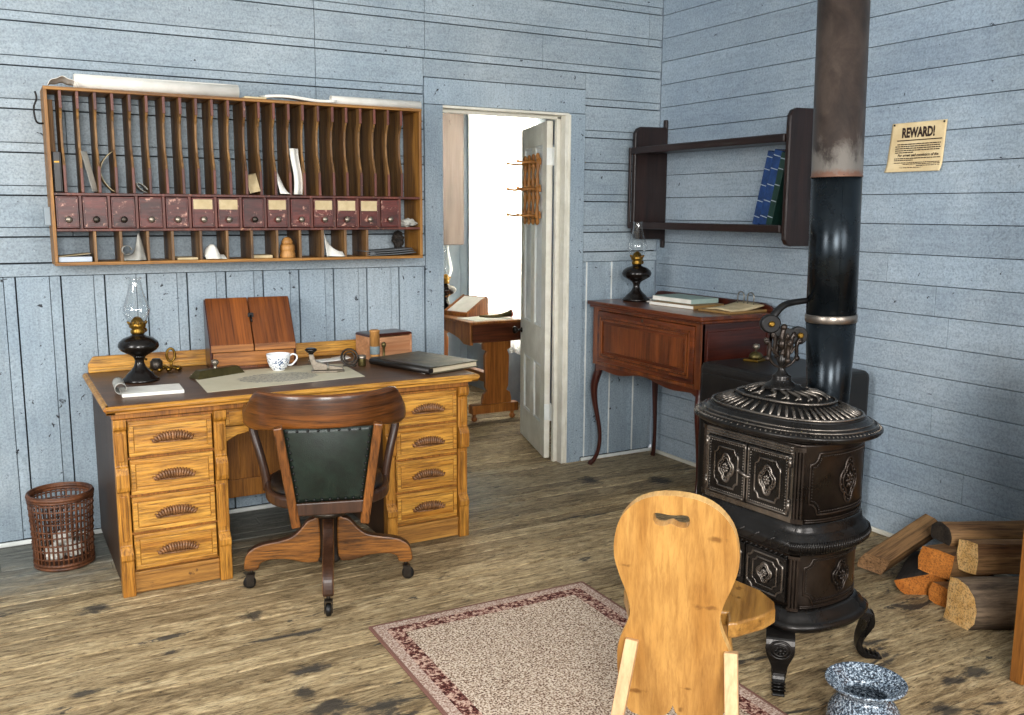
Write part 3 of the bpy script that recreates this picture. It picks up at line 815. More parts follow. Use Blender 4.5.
def build_desk():
    r = thing('pedestal_desk', 'golden oak double pedestal desk with carved drawer pulls under the pigeonholes', 'desk', (1.15, 4.20, 0))
    part(MB().box(-.785, .785, -.418, .438, .762, .777), 'desk_top', M['desk_top'], r, .004)
    b = MB(); ed = [(-.424, .742), (-.424, .752), (-.433, .758), (-.433, .766), (-.424, .7745), (-.39, .7745), (-.39, .742)]
    b.prism(ed, -.795, .795, 'x')
    ed2 = [(-.795, .742), (-.795, .752), (-.803, .758), (-.803, .766), (-.795, .7745), (-.76, .7745), (-.76, .742)]
    b.prism(ed2, -.424, .438, 'y'); b.prism([(-x, z) for x, z in ed2], -.424, .438, 'y')
    part(b, 'top_moulding', M['oak'], r, .002)
    bk = [(-.778, .777), (.778, .777), (.778, .815), (.755, .85), (-.755, .85), (-.778, .815)]
    part(MB().prism(bk, .418, .437, 'y').box(-.778, .778, .405, .418, .777, .80), 'back_rail', M['oak'], r, .004)
    part(MB().box(-.775, .755, -.40, .42, .718, .742), 'frieze', M['oak_brown'], r, .003)
    for side, x0, x1 in (('left', -.772, -.347), ('right', .343, .752)):
        b = MB(); b.box(x0+.004, x0+.022, -.372, .42, .03, .718); b.box(x1-.022, x1-.004, -.372, .42, .03, .718); b.box(x0+.02, x1-.02, .40, .42, .03, .718)
        b.box(x0+.02, x1-.02, -.36, .40, .06, .09); b.box(x0+.02, x1-.02, -.36, .40, .70, .718)
        part(b, 'carcass', M['desk_side'], r, .002)
        prof = [(-.41, 0), (-.41, .145), (-.416, .155), (-.416, .175), (-.398, .20), (-.392, .205), (-.392, .425), (-.414, .432), (-.418, .45), (-.418, .50), (-.405, .525), (-.396, .53), (-.396, .67), (-.41, .68), (-.414, .69), (-.414, .718), (-.362, .718), (-.362, 0)]
        for xx in (x0, x1-.048):
            p = MB().prism(prof, xx, xx+.048, 'x')
            p.box(xx+.012, xx+.036, -.402, -.39, .55, .66); p.box(xx+.012, xx+.036, -.398, -.388, .225, .41)
            part(p, 'corner_post', M['oak_v'], r, .003)
        part(MB().box(x0+.048, x1-.048, -.392, -.36, 0.004, .088).box(x0+.048, x1-.048, -.398, -.36, .078, .094), 'plinth', M['oak_dark'], r, .003)
        xa, xb = x0+.054, x1-.054
        b = MB()
        for k in range(5): b.box(xa-.006, xb+.006, -.378, -.34, .0945+k*.153-.004, .0945+k*.153+.005)
        part(b, 'drawer_rail', M['oak_brown'], r)
        for k in range(4):
            z0 = .102+k*.153; z1 = z0+.141
            d = MB().box(xa, xb, -.39, -.10, z0, z1)
            o = part(d, 'drawer', M['oak'], r, .002)
            f = MB(); g = .017
            xs = (xa+.002, xb-.002)
            for (a, c, e, h) in ((xs[0], xs[1], z0+.002, z0+g), (xs[0], xs[1], z1-g, z1-.002)): f.box(a, c, -.397, -.39, e, h)
            for (a, c) in ((xs[0], xs[0]+g), (xs[1]-g, xs[1])): f.box(a, c, -.397, -.39, z0+g, z1-g)
            f.box(xa+g+.004, xb-g-.004, -.395, -.388, z0+g+.004, z1-g-.004)
            part(f, 'drawer_moulding', M['oak'], o, .002)
            part(pull_mesh((x0+x1)/2+.004, (z0+z1)/2+.002, -.395), 'drawer_pull', M['pull'], o)
    # centre drawer, arched apron and the panel behind the kneehole
    o = part(MB().box(-.342, .338, -.378, -.10, .642, .714), 'drawer', M['oak'], r, .003)
    part(MB().box(-.33, .326, -.386, -.378, .652, .704), 'drawer_moulding', M['oak'], o, .003)
    arch = [(-.346, .638), (-.346, .575)]+[(-.346+.69*t, .585+.045*sin(PI*t)**.7) for t in [k/14 for k in range(1, 14)]]+[(.343, .575), (.343, .638)]
    part(MB().prism(arch, -.372, -.345, 'y'), 'apron', M['oak'], r, .003)
    b = MB().box(-.347, .343, .3005, .318, .13, .70)
    for x in (-.347, -.20, .14, .283): b.box(x, x+.06, .288, .30, .221, .639)
    b.box(-.347, .343, .288, .30, .13, .22); b.box(-.347, .343, .288, .30, .64, .70)
    part(b, 'kneehole_panel', M['oak_brown'], r, .003)
build_desk()

# ================================================================== things on the oak desk (top at .777)
DZ = .7775
r = thing('note_pad', 'white note pad with curled cover sheet at the front left of the desk', 'note pad', (.552, 3.995, DZ), math.radians(-3))
part(MB().box(-.115, .12, -.07, .09, 0, .014), 'page_block', M['paper'], r, .002)
b = MB(); R = .022
b.grid(lambda u, v: (-.115-.004-R*sin(u*5.2)*(1), -.07+.16*v, .014+R-R*cos(u*5.2)), 18, 6, .0012)
part(b, 'curled_sheet', M['paper_grey'], r)

r = thing('ink_stand', 'ornate brass ink stand behind the black lamp on the oak desk', 'ink stand', (.66, 4.50, DZ))
b = MB()
for s in (-1, 1):
    pts = [(s*(.01+.085*t+.01*sin(t*9)), .012*cos(t*7), .012+.008*sin(t*12)) for t in [k/16 for k in range(17)]]
    b.tube(pts, [.009-.004*k/16 for k in range(17)], 7)
    b.tube([(s*(.075+.02*cos(a)), .02*sin(a), .016) for a in [k*PI/8 for k in range(16)]], .005, 6, closed=True)
for a in range(5): b.ball((-.08+.04*a, -.02, .012), .014, .012, .010, 8, 6)
part(b, 'scroll_base', M['brass'], r)
part(MB().tube([(.055+.018*cos(a), 0, .075+.03*sin(a)) for a in [k*PI/9 for k in range(18)]], .006, 7, closed=True).tube([(.055, 0, .012), (.055, 0, .05)], .006, 7), 'handle_loop', M['brass'], r)
part(MB().lathe([(.022, .012), (.028, .02), (.028, .05), (.02, .056), (.018, .062)], 20, Tr(-.01, 0, 0)), 'ink_well', M['steel_dark'], r)
part(MB().tube([(-.085, .0, .02), (-.088, -.004, .055), (-.07, 0, .075), (-.05, 0, .06)], .0055, 7), 'scroll_arm', M['brass'], r)

# sheet of printed paper with wavy edge
b = MB(); po = [(.752, 3.885), (1.455, 3.945), (1.478, 4.32), (1.36, 4.36), (.775, 4.36)]
cx, cy = 1.105, 4.12
b.prism([(x-cx, y-cy) for x, y in po], 0, .0012, 'z')
solo(b, 'printed_sheet', M['map'], 'large cream printed sheet lying in the middle of the oak desk', 'paper', (cx, cy, DZ))

# slope-front stationery box
def build_box():
    r = thing('stationery_box', 'brown slope-front stationery box with two doors against the wall on the desk', 'box', (1.085, 4.505, DZ), math.radians(-4))
    W = .20
    side = [(-.085, 0), (.09, 0), (.09, .315), (.055, .315), (-.075, .115), (-.085, .105)]
    for x in (-W, W-.010): part(MB().prism(side, x, x+.010, 'x'), 'side', M['mahog_dark'], r, .002)
    part(MB().box(-W+.01, W-.01, .078, .09, 0, .315).box(-W+.01, W-.01, -.08, .078, 0, .012).box(-W+.01, W-.01, .052, .078, .303, .315), 'carcass', M['box_wood'], r)
    part(MB().box(-W+.012, W-.012, -.09, -.072, .012, .078), 'front_drawer', M['box_wood_x'], r, .003)
    for x0, x1, dz in ((-W+.004, -.003, 0), (.003, W-.004, .0)):
        d = MB()
        d.prism([(-.092, .082), (-.092, .116), (.050, .322), (.064, .322), (-.078, .112), (-.078, .082)], x0, x1, 'x')
        o = part(d, 'door', M['box_wood'], r, .002)
        part(MB().box(x0, x1, -.0955, -.0925, .082, .114), 'door_edge', M['box_wood_x'], o, .001)
    part(MB().box(-.012, .014, -.026, -.02, .235, .255).tube([(0, -.03, .243), (0, -.055, .215)], .004, 6), 'clasp', M['black_iron'], r)
build_box()

r = thing('desk_blotter', 'tarnished bronze weight with ball knob on the left corner of the printed sheet', 'paper weight', (.875, 4.275, DZ+.0015), math.radians(24))
part(MB().add([(-.125, -.038, 0), (.125, -.038, 0), (.125, .038, 0), (-.125, .038, 0), (-.10, -.02, .034), (.10, -.02, .034), (.10, .02, .034), (-.10, .02, .034)], [(3,2,1,0),(4,5,6,7),(0,1,5,4),(1,2,6,5),(2,3,7,6),(3,0,4,7)]), 'base', M['brass_old'], r, .003)
part(MB().lathe([(.012, .033), (.008, .038), (.007, .046), (.014, .052), (.018, .061), (.014, .07), (.004, .074)], 18, Tr(-.01, 0, 0)), 'knob', M['knob'], r)

r = thing('teacup', 'white china teacup with blue printed flowers on the desk', 'cup', (1.155, 4.275, DZ+.0015), math.radians(-8))
out = [(.026, 0), (.029, .003), (.034, .01), (.045, .025), (.051, .045), (.054, .068), (.0555, .078)]
inn = [(.0535, .078), (.052, .066), (.048, .044), (.041, .024), (.024, .008), (.001, .007)]
part(MB().lathe(out+inn, 36), 'bowl', M['cup'], r)
part(MB().tube(catmull([(.051, 0, .066), (.066, 0, .074), (.083, 0, .066), (.084, 0, .05), (.073, 0, .036), (.060, 0, .024), (.043, 0, .022)], 5), .0045, 8), 'handle', M['china'], r)

# telegraph key and coil
r = thing('telegraph_key', 'small grey metal telegraph key with black knob on the printed sheet', 'telegraph key', (1.325, 4.135, DZ+.0015), math.radians(-16))
part(MB().prism([(-.055, -.02), (.06, -.03), (.095, -.012), (.095, .012), (.06, .03), (-.055, .02)], 0, .009, 'z'), 'base', M['knob'], r, .002)
part(MB().prism([(-.066, .085), (-.044, .085), (-.034, .052), (.02, .034), (.088, .020), (.088, .010), (-.045, .010), (-.052, .03), (-.062, .055)], -.013, .013, 'y'), 'lever', M['knob'], r, .003)
part(MB().lathe([(.006, .055), (.008, .066), (.012, .09), (.026, .1), (.028, .108), (.02, .113)], 20, Tr(-.055, 0, 0)), 'knob', M['black_gloss'], r)
b = MB()
for s in (-1, 1): b.tube([(.02, s*.022, .008), (.02, s*.022, .04)], .005, 8).tube([(.02, s*.022, .03), (.02, s*.004, .03)], .004, 8)
part(b, 'trunnion', M['nickel'], r)
r = thing('telegraph_coil', 'upright metal ring coil beside the telegraph key', 'coil', (1.485, 4.235, DZ), math.radians(-35))
b = MB()
for k, (rr, y) in enumerate(((.040, 0), (.041, .006), (.039, .012), (.026, .003), (.026, .009))):
    b.tube([(rr*cos(a), y, .044+rr*sin(a)) for a in [q*PI/14 for q in range(28)]], .0038, 6, closed=True)
part(b, 'ring', M['steel_dark'], r)
part(MB().box(-.03, .03, -.012, .024, 0, .006), 'base', M['steel_dark'], r, .002)
r = thing('brass_canister', 'small tarnished brass cylinder right of the ring coil', 'canister', (1.545, 4.225, DZ))
part(MB().lathe([(.018, 0), (.019, .003), (.019, .045), (.0175, .05), (.004, .05)], 20), 'body', M['brass_old'], r)
part(MB().lathe([(.0195, .036), (.0200, .040), (.0195, .052), (.004, .055)], 20), 'lid', M['knob'], r)
solo(MB().grid(lambda u, v: (-.09+.2*u+.02*v, -.06+.13*v, .002+.012*max(0, u-.6)**2*4+.003*sin(v*5)), 8, 6, .001), 'loose_note', M['paper'], 'small white note behind the telegraph key near the back rail', 'paper', (1.445, 4.475, DZ), .1)

# resonator box with roller stamp in front
r = thing('resonator_box', 'pale wooden box with dark lid at the back right of the desk', 'box', (1.752, 4.46, DZ), math.radians(8))
part(MB().box(-.125, -.113, -.07, .07, 0, .115).box(.113, .125, -.07, .07, 0, .115).box(-.113, .113, .058, .07, 0, .115).box(-.113, .113, -.07, .058, 0, .01).box(-.113, .113, -.068, -.056, .01, .108), 'case', wood('pinkish_box_wood', '#a46a44', '#cf9a72', 'x', 2.5, 10, .4, .1, .3), r, .002)
part(MB().prism([(-.127, .115), (.127, .115), (.122, .125), (.11, .128), (-.11, .128), (-.122, .125)], -.072, .072, 'y'), 'lid', M['mahog_dark'], r, .002)
r = thing('roller_stamp', 'turned wooden roller stamp with paper band before the pale box', 'stamp', (1.642, 4.303, DZ), 0)
part(MB().lathe([(.027, 0), (.029, .004), (.029, .012), (.024, .016), (.024, .04)], 22), 'base', M['cork'], r)
part(MB().lathe([(.0245, .04), (.0248, .044), (.0248, .078), (.0245, .08)], 22), 'paper_band', plain('grey_band', '#6f7d80', .6, 0, .3, 80), r)
part(MB().lathe([(.024, .08), (.024, .15), (.026, .152), (.026, .158), (.018, .162)], 22), 'barrel', M['cork'], r)
part(MB().lathe([(.009, 0), (.010, .012), (.006, .016), (.006, .07), (.011, .078), (.012, .09), (.007, .098)], 14, Tr(.042, -.012, 0)), 'side_rod', M['brass_old'], r)

# big ledger on loose papers
r = thing('ledger', 'big worn black ledger lying at the right front corner of the desk', 'book', (1.81, 4.085, DZ+.003), math.radians(18))
part(MB().box(-.155, .155, -.215, .215, 0, .005).box(-.155, .155, -.215, .215, .026, .031), 'cover', M['ledger'], r, .002)
part(MB().box(-.148, .15, -.205, .205, .0052, .0258), 'page_block', M['pages'], r)
part(MB().tube([(-.152, -.214, .0155), (-.152, .214, .0155)], .0155, 12).box(-.152, -.118, -.2152, .2152, .031, .0325), 'spine', M['black_leather'], r)
solo(MB().box(-.13, .12, -.15, .14, 0, .002), 'loose_paper', M['paper'], 'white papers slipped under the black ledger', 'paper', (1.822, 4.05, DZ), math.radians(10))

# ================================================================== swivel desk chair
def build_swivel():
    r = thing('swivel_chair', 'dark oak swivel desk chair with green leather back facing the desk', 'chair', (1.142, 3.553, 0), math.radians(-16))
    BA = math.radians(-19.3+16)
    # base
    prof = [(.036, .282), (.06, .285), (.085, .275), (.115, .24), (.15, .212), (.20, .198), (.25, .19), (.29, .178), (.322, .155), (.335, .125), (.335, .082), (.285, .082), (.275, .105), (.25, .118), (.21, .122), (.16, .118), (.11, .104), (.07, .10), (.036, .12)]
    prof = [(p.x, p.y) for p in catmull([(a, b, 0) for a, b in prof], 3, True)]
    for k in range(4):
        A = Rz(BA+k*PI/2)
        o = part(MB().prism(prof, -.021, .021, 'y', A), 'leg', M['chair_leg'], r, .006)
        o.data.materials.append(M['chair_dark'])
        for i, p in enumerate(o.data.polygons): p.material_index = 0 if i < 2 else 1
        c = MB()
        wx = .312
        c.tube([(wx, 0, .083), (wx, 0, .06)], .008, 8, A)
        for s in (-1, 1): c.box(wx-.011, wx+.019, s*.014-.002, s*.014+.002, .014, .058, A)
        c.box(wx-.014, wx+.014, -.016, .016, .056, .061, A)
        part(c, 'caster_fork', M['steel_dark'], o)
        w = MB().lathe([(.018, -.011), (.025, -.008), (.025, .008), (.018, .011)], 20, A @ frame((wx+.008, 0, .0255), (1, 0, 0), (0, 0, -1), (0, 1, 0)))
        part(w, 'caster_wheel', M['rubber'], o)
    part(MB().lathe([(.045, .10), (.05, .108), (.046, .118), (.038, .125), (.038, .285), (.05, .292), (.068, .298), (.085, .308), (.086, .318), (.07, .334), (.04, .344), (.02, .348)], 28), 'hub', M['steel_dark'], r)
    part(MB().lathe([(.016, .33), (.016, .385)], 16), 'spindle', M['nickel'], r)
    part(MB().box(-.11, .11, -.13, .13, .372, .392), 'seat_iron', M['black_iron'], r, .004)
    # seat
    def se(a, b, n, yo=0):
        out = []
        for i in range(40):
            t = 2*PI*i/40; c, s_ = cos(t), sin(t)
            out.append((a*math.copysign(abs(c)**(2/n), c)*(1+.06*s_), yo+b*math.copysign(abs(s_)**(2/n), s_)))
        return out
    part(MB().prism(se(.245, .235, 3), .392, .438, 'z'), 'seat', M['chair_dark'], r, .012, seg=3)
    vs = []; fs = []
    def cush(rr, a): return (.222*rr*math.copysign(abs(cos(a))**.66, cos(a)), .205*rr*math.copysign(abs(sin(a))**.66, sin(a)))
    part(MB().lathe([(1, .438), (1.0, .446), (.97, .455), (.85, .463), (.5, .468), (.05, .468)], 40, fn=cush), 'seat_cushion', M['black_leather'], r)
    # bow: crest and arms in one bent band
    pts, half, zl, zh = [], [], [], []
    N = 64
    for i in range(N+1):
        t = i/N*2-1                                      # -1 left arm tip .. 1 right arm tip
        a = abs(t)
        if a < .68:
            ph = a/.68*PI/2
            x, y = .288*sin(ph), -.02-.275*cos(ph)
        else:
            q = (a-.68)/.32
            x, y = .288-.012*q*q+.018*q, -.02+q*.165
        deg = a*1.0
        e = 1-min(max((deg-.44)/.24, 0), 1); e = e*e*(3-2*e)
        hi = .742+(.848-.742)*e
        lo = .690+.032*(1-min(a/.5, 1)**2) if a < .68 else .690
        if a > .93: hi -= .01*(a-.93)/.07; lo += .012*(a-.93)/.07
        pts.append((math.copysign(x, t) if t else 0, y, 0)); half.append(.014+.016*(1-e)*(1 if a < .9 else 1.0))
        zl.append(lo); zh.append(hi)
    part(MB().sweep(pts, half, zl, zh, 8, 5), 'back_bow', M['chair_oak'], r)
    for s in (-1, 1):
        part(MB().tube(catmull([(s*.284, .10, .70), (s*.286, .085, .64), (s*.262, .06, .55), (s*.243, .05, .46), (s*.238, .05, .40)], 4), .0175, 12), 'arm_post', M['chair_dark'], r)
    # back frame
    def Q(x, z):                                          # point on the reclined plane of the back
        return Vector((x, -.292+(.72-z)*.12, z))
    for s in (-1, 1):
        part(MB().bar(Q(s*.183, .735), Q(s*.128, .335), .034, .036, (0, 1, 0)), 'stile', M['chair_stile'], r, .005)
    part(MB().bar(Q(-.14, .405)+Vector((0, .002, 0)), Q(.14, .405)+Vector((0, .002, 0)), .05, .03, (0, 1, 0)), 'bottom_rail', M['chair_dark'], r, .005)
    def lea(u, v):
        z = .432+v*.292; w = .122+(z-.405)/.33*.046
        x = (u*2-1)*w
        return Q(x, z)+Vector((0, -.004-.016*sin(PI*u)*sin(PI*v), 0))
    L = part(MB().grid(lea, 18, 18, .006), 'leather_panel', M['green_leather'], r)
    edge = [(0, k/10) for k in range(11)]+[(1, k/10) for k in range(11)]+[(k/8, 0) for k in range(1, 8)]+[(k/8, 1) for k in range(1, 8)]
    for u, v in edge:
        uu = .04+.92*u; vv = .03+.94*v
        p = lea(uu, vv); part(MB().ball((p.x, p.y-.003, p.z), .0055, .004, .0055, 8, 5), 'nail_head', M['black_iron'], L)
build_swivel()

# ================================================================== foreground board-backed chair
def build_board_chair():
    a = math.radians(46)                                   # heading of the sitter, clockwise from +y
    r = thing('board_chair', 'honey pine chair with pierced waisted plank back standing on the rug', 'chair', (1.650, 1.945, 0), -a)
    # local: +y the way the sitter looks, x to the sitter's right
    rec = 7.5*PI/180
    bl, bz = -.118, .150                                   # foot of the back board (y, z)
    half = [(.0, .052), (.010, .028), (.034, .010), (.065, .004), (.095, .006), (.120, .018), (.138, .06), (.149, .12), (.152, .18), (.147, .23), (.126, .285), (.117, .325), (.126, .375), (.146, .43), (.160, .485), (.158, .54), (.142, .595), (.105, .640), (.055, .664), (0, .670)]
    right = catmull([(x, h, 0) for x, h in half], 3)
    ol = [(p.x, p.y) for p in right]+[(-p.x, p.y) for p in reversed(right[1:-1])]
    hc = (-.012, .600)
    hole = catmull([(hc[0]+x, hc[1]+z, 0) for x, z in ((-.046, .007), (-.038, .018), (0, .015), (.038, .018), (.047, .005), (.042, -.014), (.020, -.017), (0, -.009), (-.020, -.017), (-.041, -.013))], 4, True)
    hole = [(p.x, p.y) for p in hole]
    R = frame((0, bl, bz), (1, 0, 0), (0, cos(rec), sin(rec)), (0, -sin(rec), cos(rec)))
    bb = MB().prism(ol, -.033, 0, 'y', R, (hole,))
    o = part(bb, 'back_board', M['pine_back'], r, .005)
    o.data.materials.append(M['pine_edge'])
    n = len(ol)+len(hole)
    for i, p in enumerate(o.data.polygons): p.material_index = 1 if i >= len(o.data.polygons)-n else 0
    # seat plank
    so = [(-.13, -.125), (-.150, -.05), (-.168, .01), (-.168, .05), (-.155, .12), (-.12, .19), (.0, .205), (.12, .19), (.21, .12), (.250, .05), (.254, .0), (.228, -.05), (.158, -.125), (.135, -.135), (.130, -.062), (-.130, -.062), (-.130, -.135)]
    part(MB().prism(so, .398, .442, 'z'), 'seat', M['pine_seat'], r, .006)
    part(MB().box(-.11, .11, -.06, .15, .368, .398), 'seat_batten', M['pine'], r, .004)
    def Bp(x, h, y=-.033): return R @ Vector((x, y, h))
    for s in (-1, 1):
        p0 = Bp(s*.129+.02, .245, -.038); p1 = Vector((s*.168+.008, -.30, 0))
        d = (p1-p0).normalized()
        b = MB().bar(p0-d*.0, p1, .034, .046, (0, -1, 0))
        part(b, 'leg', M['pine_pale'], r, .003, 'pale unvarnished rear leg')
        q0 = Vector((s*.10, .11, .392)); q1 = Vector((s*.15, .19, 0))
        part(MB().bar(q0, q1, .038, .038, (0, 1, 0), .032, .032), 'leg', M['pine'], r, .003)
build_board_chair()

# ================================================================== cast iron stove
SA, SF, SE = .168, .185, .068            # half depth, half length of the flat front, depth of the bowed ends
def _table():
    right = [(-SA, -SF*k/300) for k in range(300)]
    right += [(-SA*cos(k/600*PI), -SF-SE*sin(k/600*PI)) for k in range(601)]
    right += [(SA, -SF+SF*k/300) for k in range(1, 301)]
    pts = [(x, -y) for x, y in reversed(right[1:])]+right
    T = []; L = 0; prev = None
    for p in pts:
        p = Vector(p)
        if prev is not None: L += (p-prev).length
        T.append((L, p)); prev = p
    off = T[len(right)-1][0]
    return [(l-off, p) for l, p in T]
STAB = _table()
import bisect
SKEY = [l for l, _ in STAB]
def spos(s):
    i = min(max(bisect.bisect_left(SKEY, s), 1), len(SKEY)-1)
    a, b = STAB[i-1], STAB[i]
    t = 0 if b[0] == a[0] else (s-a[0])/(b[0]-a[0])
    return a[1].lerp(b[1], t)
def SP(s, z, off=0.0):
    p = spos(s); d = spos(s+.004)-spos(s-.004); d.normalize()
    n = Vector((d.y, -d.x))
    if n.dot(p) < 0: n = -n
    return Vector((p.x+n.x*off, p.y+n.y*off, z))
def se_fn():
    def fn(d, a):
        c, q = cos(a), sin(a)
        y = (SE+d)*q + (SF*max(-1, min(1, q*6)))
        return ((SA+d)*c, y)
    return fn
def lid_fn(d, a):
    """oval of the lid: grows by d outside the body, shrinks in proportion inside"""
    n = 2.35; k = 1.06 if d >= 0 else 1.06*(.232+d)/.232; g = max(d, 0)
    c, q = cos(a), sin(a)
    return ((SA*k+g)*math.copysign(abs(c)**(2/n), c), ((SF+SE)*k+g)*math.copysign(abs(q)**(2/n), q))
ZM = [(0, 0), (.212, .178), (.272, .245), (.485, .432), (.55, .535), (.757, .788), (.80, .830), (.849, .870), (.93, .948), (1.145, 1.152), (1.222, 1.222), (2, 2)]
def zmap(z):
    for (a, b), (c, d) in zip(ZM, ZM[1:]):
        if z <= c: return b+(d-b)*(z-a)/(c-a)
    return z
def slab(b, s0, s1, z0, z1, o0, o1, ns=14):
    vs = []; fs = []
    for i in range(ns+1):
        s = s0+(s1-s0)*i/ns
        for z, o in ((z0, o0), (z1, o0), (z1, o1), (z0, o1)): vs.append(SP(s, z, o))
    for i in range(ns):
        for k in range(4):
            h = (k+1) % 4
            fs.append((i*4+k, i*4+h, i*4+4+h, i*4+4+k))
    fs += [(3, 2, 1, 0), tuple(ns*4+k for k in range(4))]
    b.add(vs, fs)
def stube(b, pts, r, off, closed=True, n=6, sub=1):
    P = []
    m = len(pts)
    for i in range(m if closed else m-1):
        a, c = pts[i], pts[(i+1) % m]
        k = max(1, int(math.hypot(c[0]-a[0], c[1]-a[1])/.012))
        for j in range(k): P.append((a[0]+(c[0]-a[0])*j/k, a[1]+(c[1]-a[1])*j/k))
    if not closed: P.append(pts[-1])
    b.tube([SP(s, z, off) for s, z in P], r, n, closed=closed)
def beads(b, s0, z0, s1, z1, off, r=.0028, step=.0075):
    n = max(2, int(math.hypot(s1-s0, z1-z0)/step))
    for i in range(n+1):
        p = SP(s0+(s1-s0)*i/n, z0+(z1-z0)*i/n, off); b.ball(p, r, None, None, 6, 4)
def notched(s0, s1, z0, z1, c=.022):
    """panel outline with the corners scooped out"""
    out = []
    for cx, cz, a0 in ((s0, z0, PI/2), (s1, z0, PI), (s1, z1, 1.5*PI), (s0, z1, 0)):
        q = [(cx+c*cos(a0-k/4*PI/2), cz+c*sin(a0-k/4*PI/2)) for k in range(5)]
        out += q
    return out
def medallion(b, s, z, w, h, off):
    ol = [(s+w*sin(t)*(.62+.38*abs(cos(2*t))**.7), z+h*cos(t)*(.75+.25*abs(cos(2*t)))) for t in [k*PI/18 for k in range(36)]]
    stube(b, ol, .0042, off)
    ol2 = [(s+(x-s)*.68, z+(y-z)*.70) for x, y in ol]
    stube(b, ol2, .003, off)
    for k in range(0, 36, 2): b.ball(SP(s+(ol[k][0]-s)*.86, z+(ol[k][1]-z)*.86, off), .0034, None, None, 6, 4)
    b.ball(SP(s, z, off-.002), .009, .009, .009, 10, 6)
    for k in range(8):
        t = k*PI/4
        b.tube([SP(s+.006*sin(t), z+.006*cos(t), off+.003), SP(s+w*.26*sin(t), z+h*.24*cos(t), off+.004), SP(s+w*.42*sin(t), z+h*.40*cos(t), off)], [.003, .005, .0025], 6)

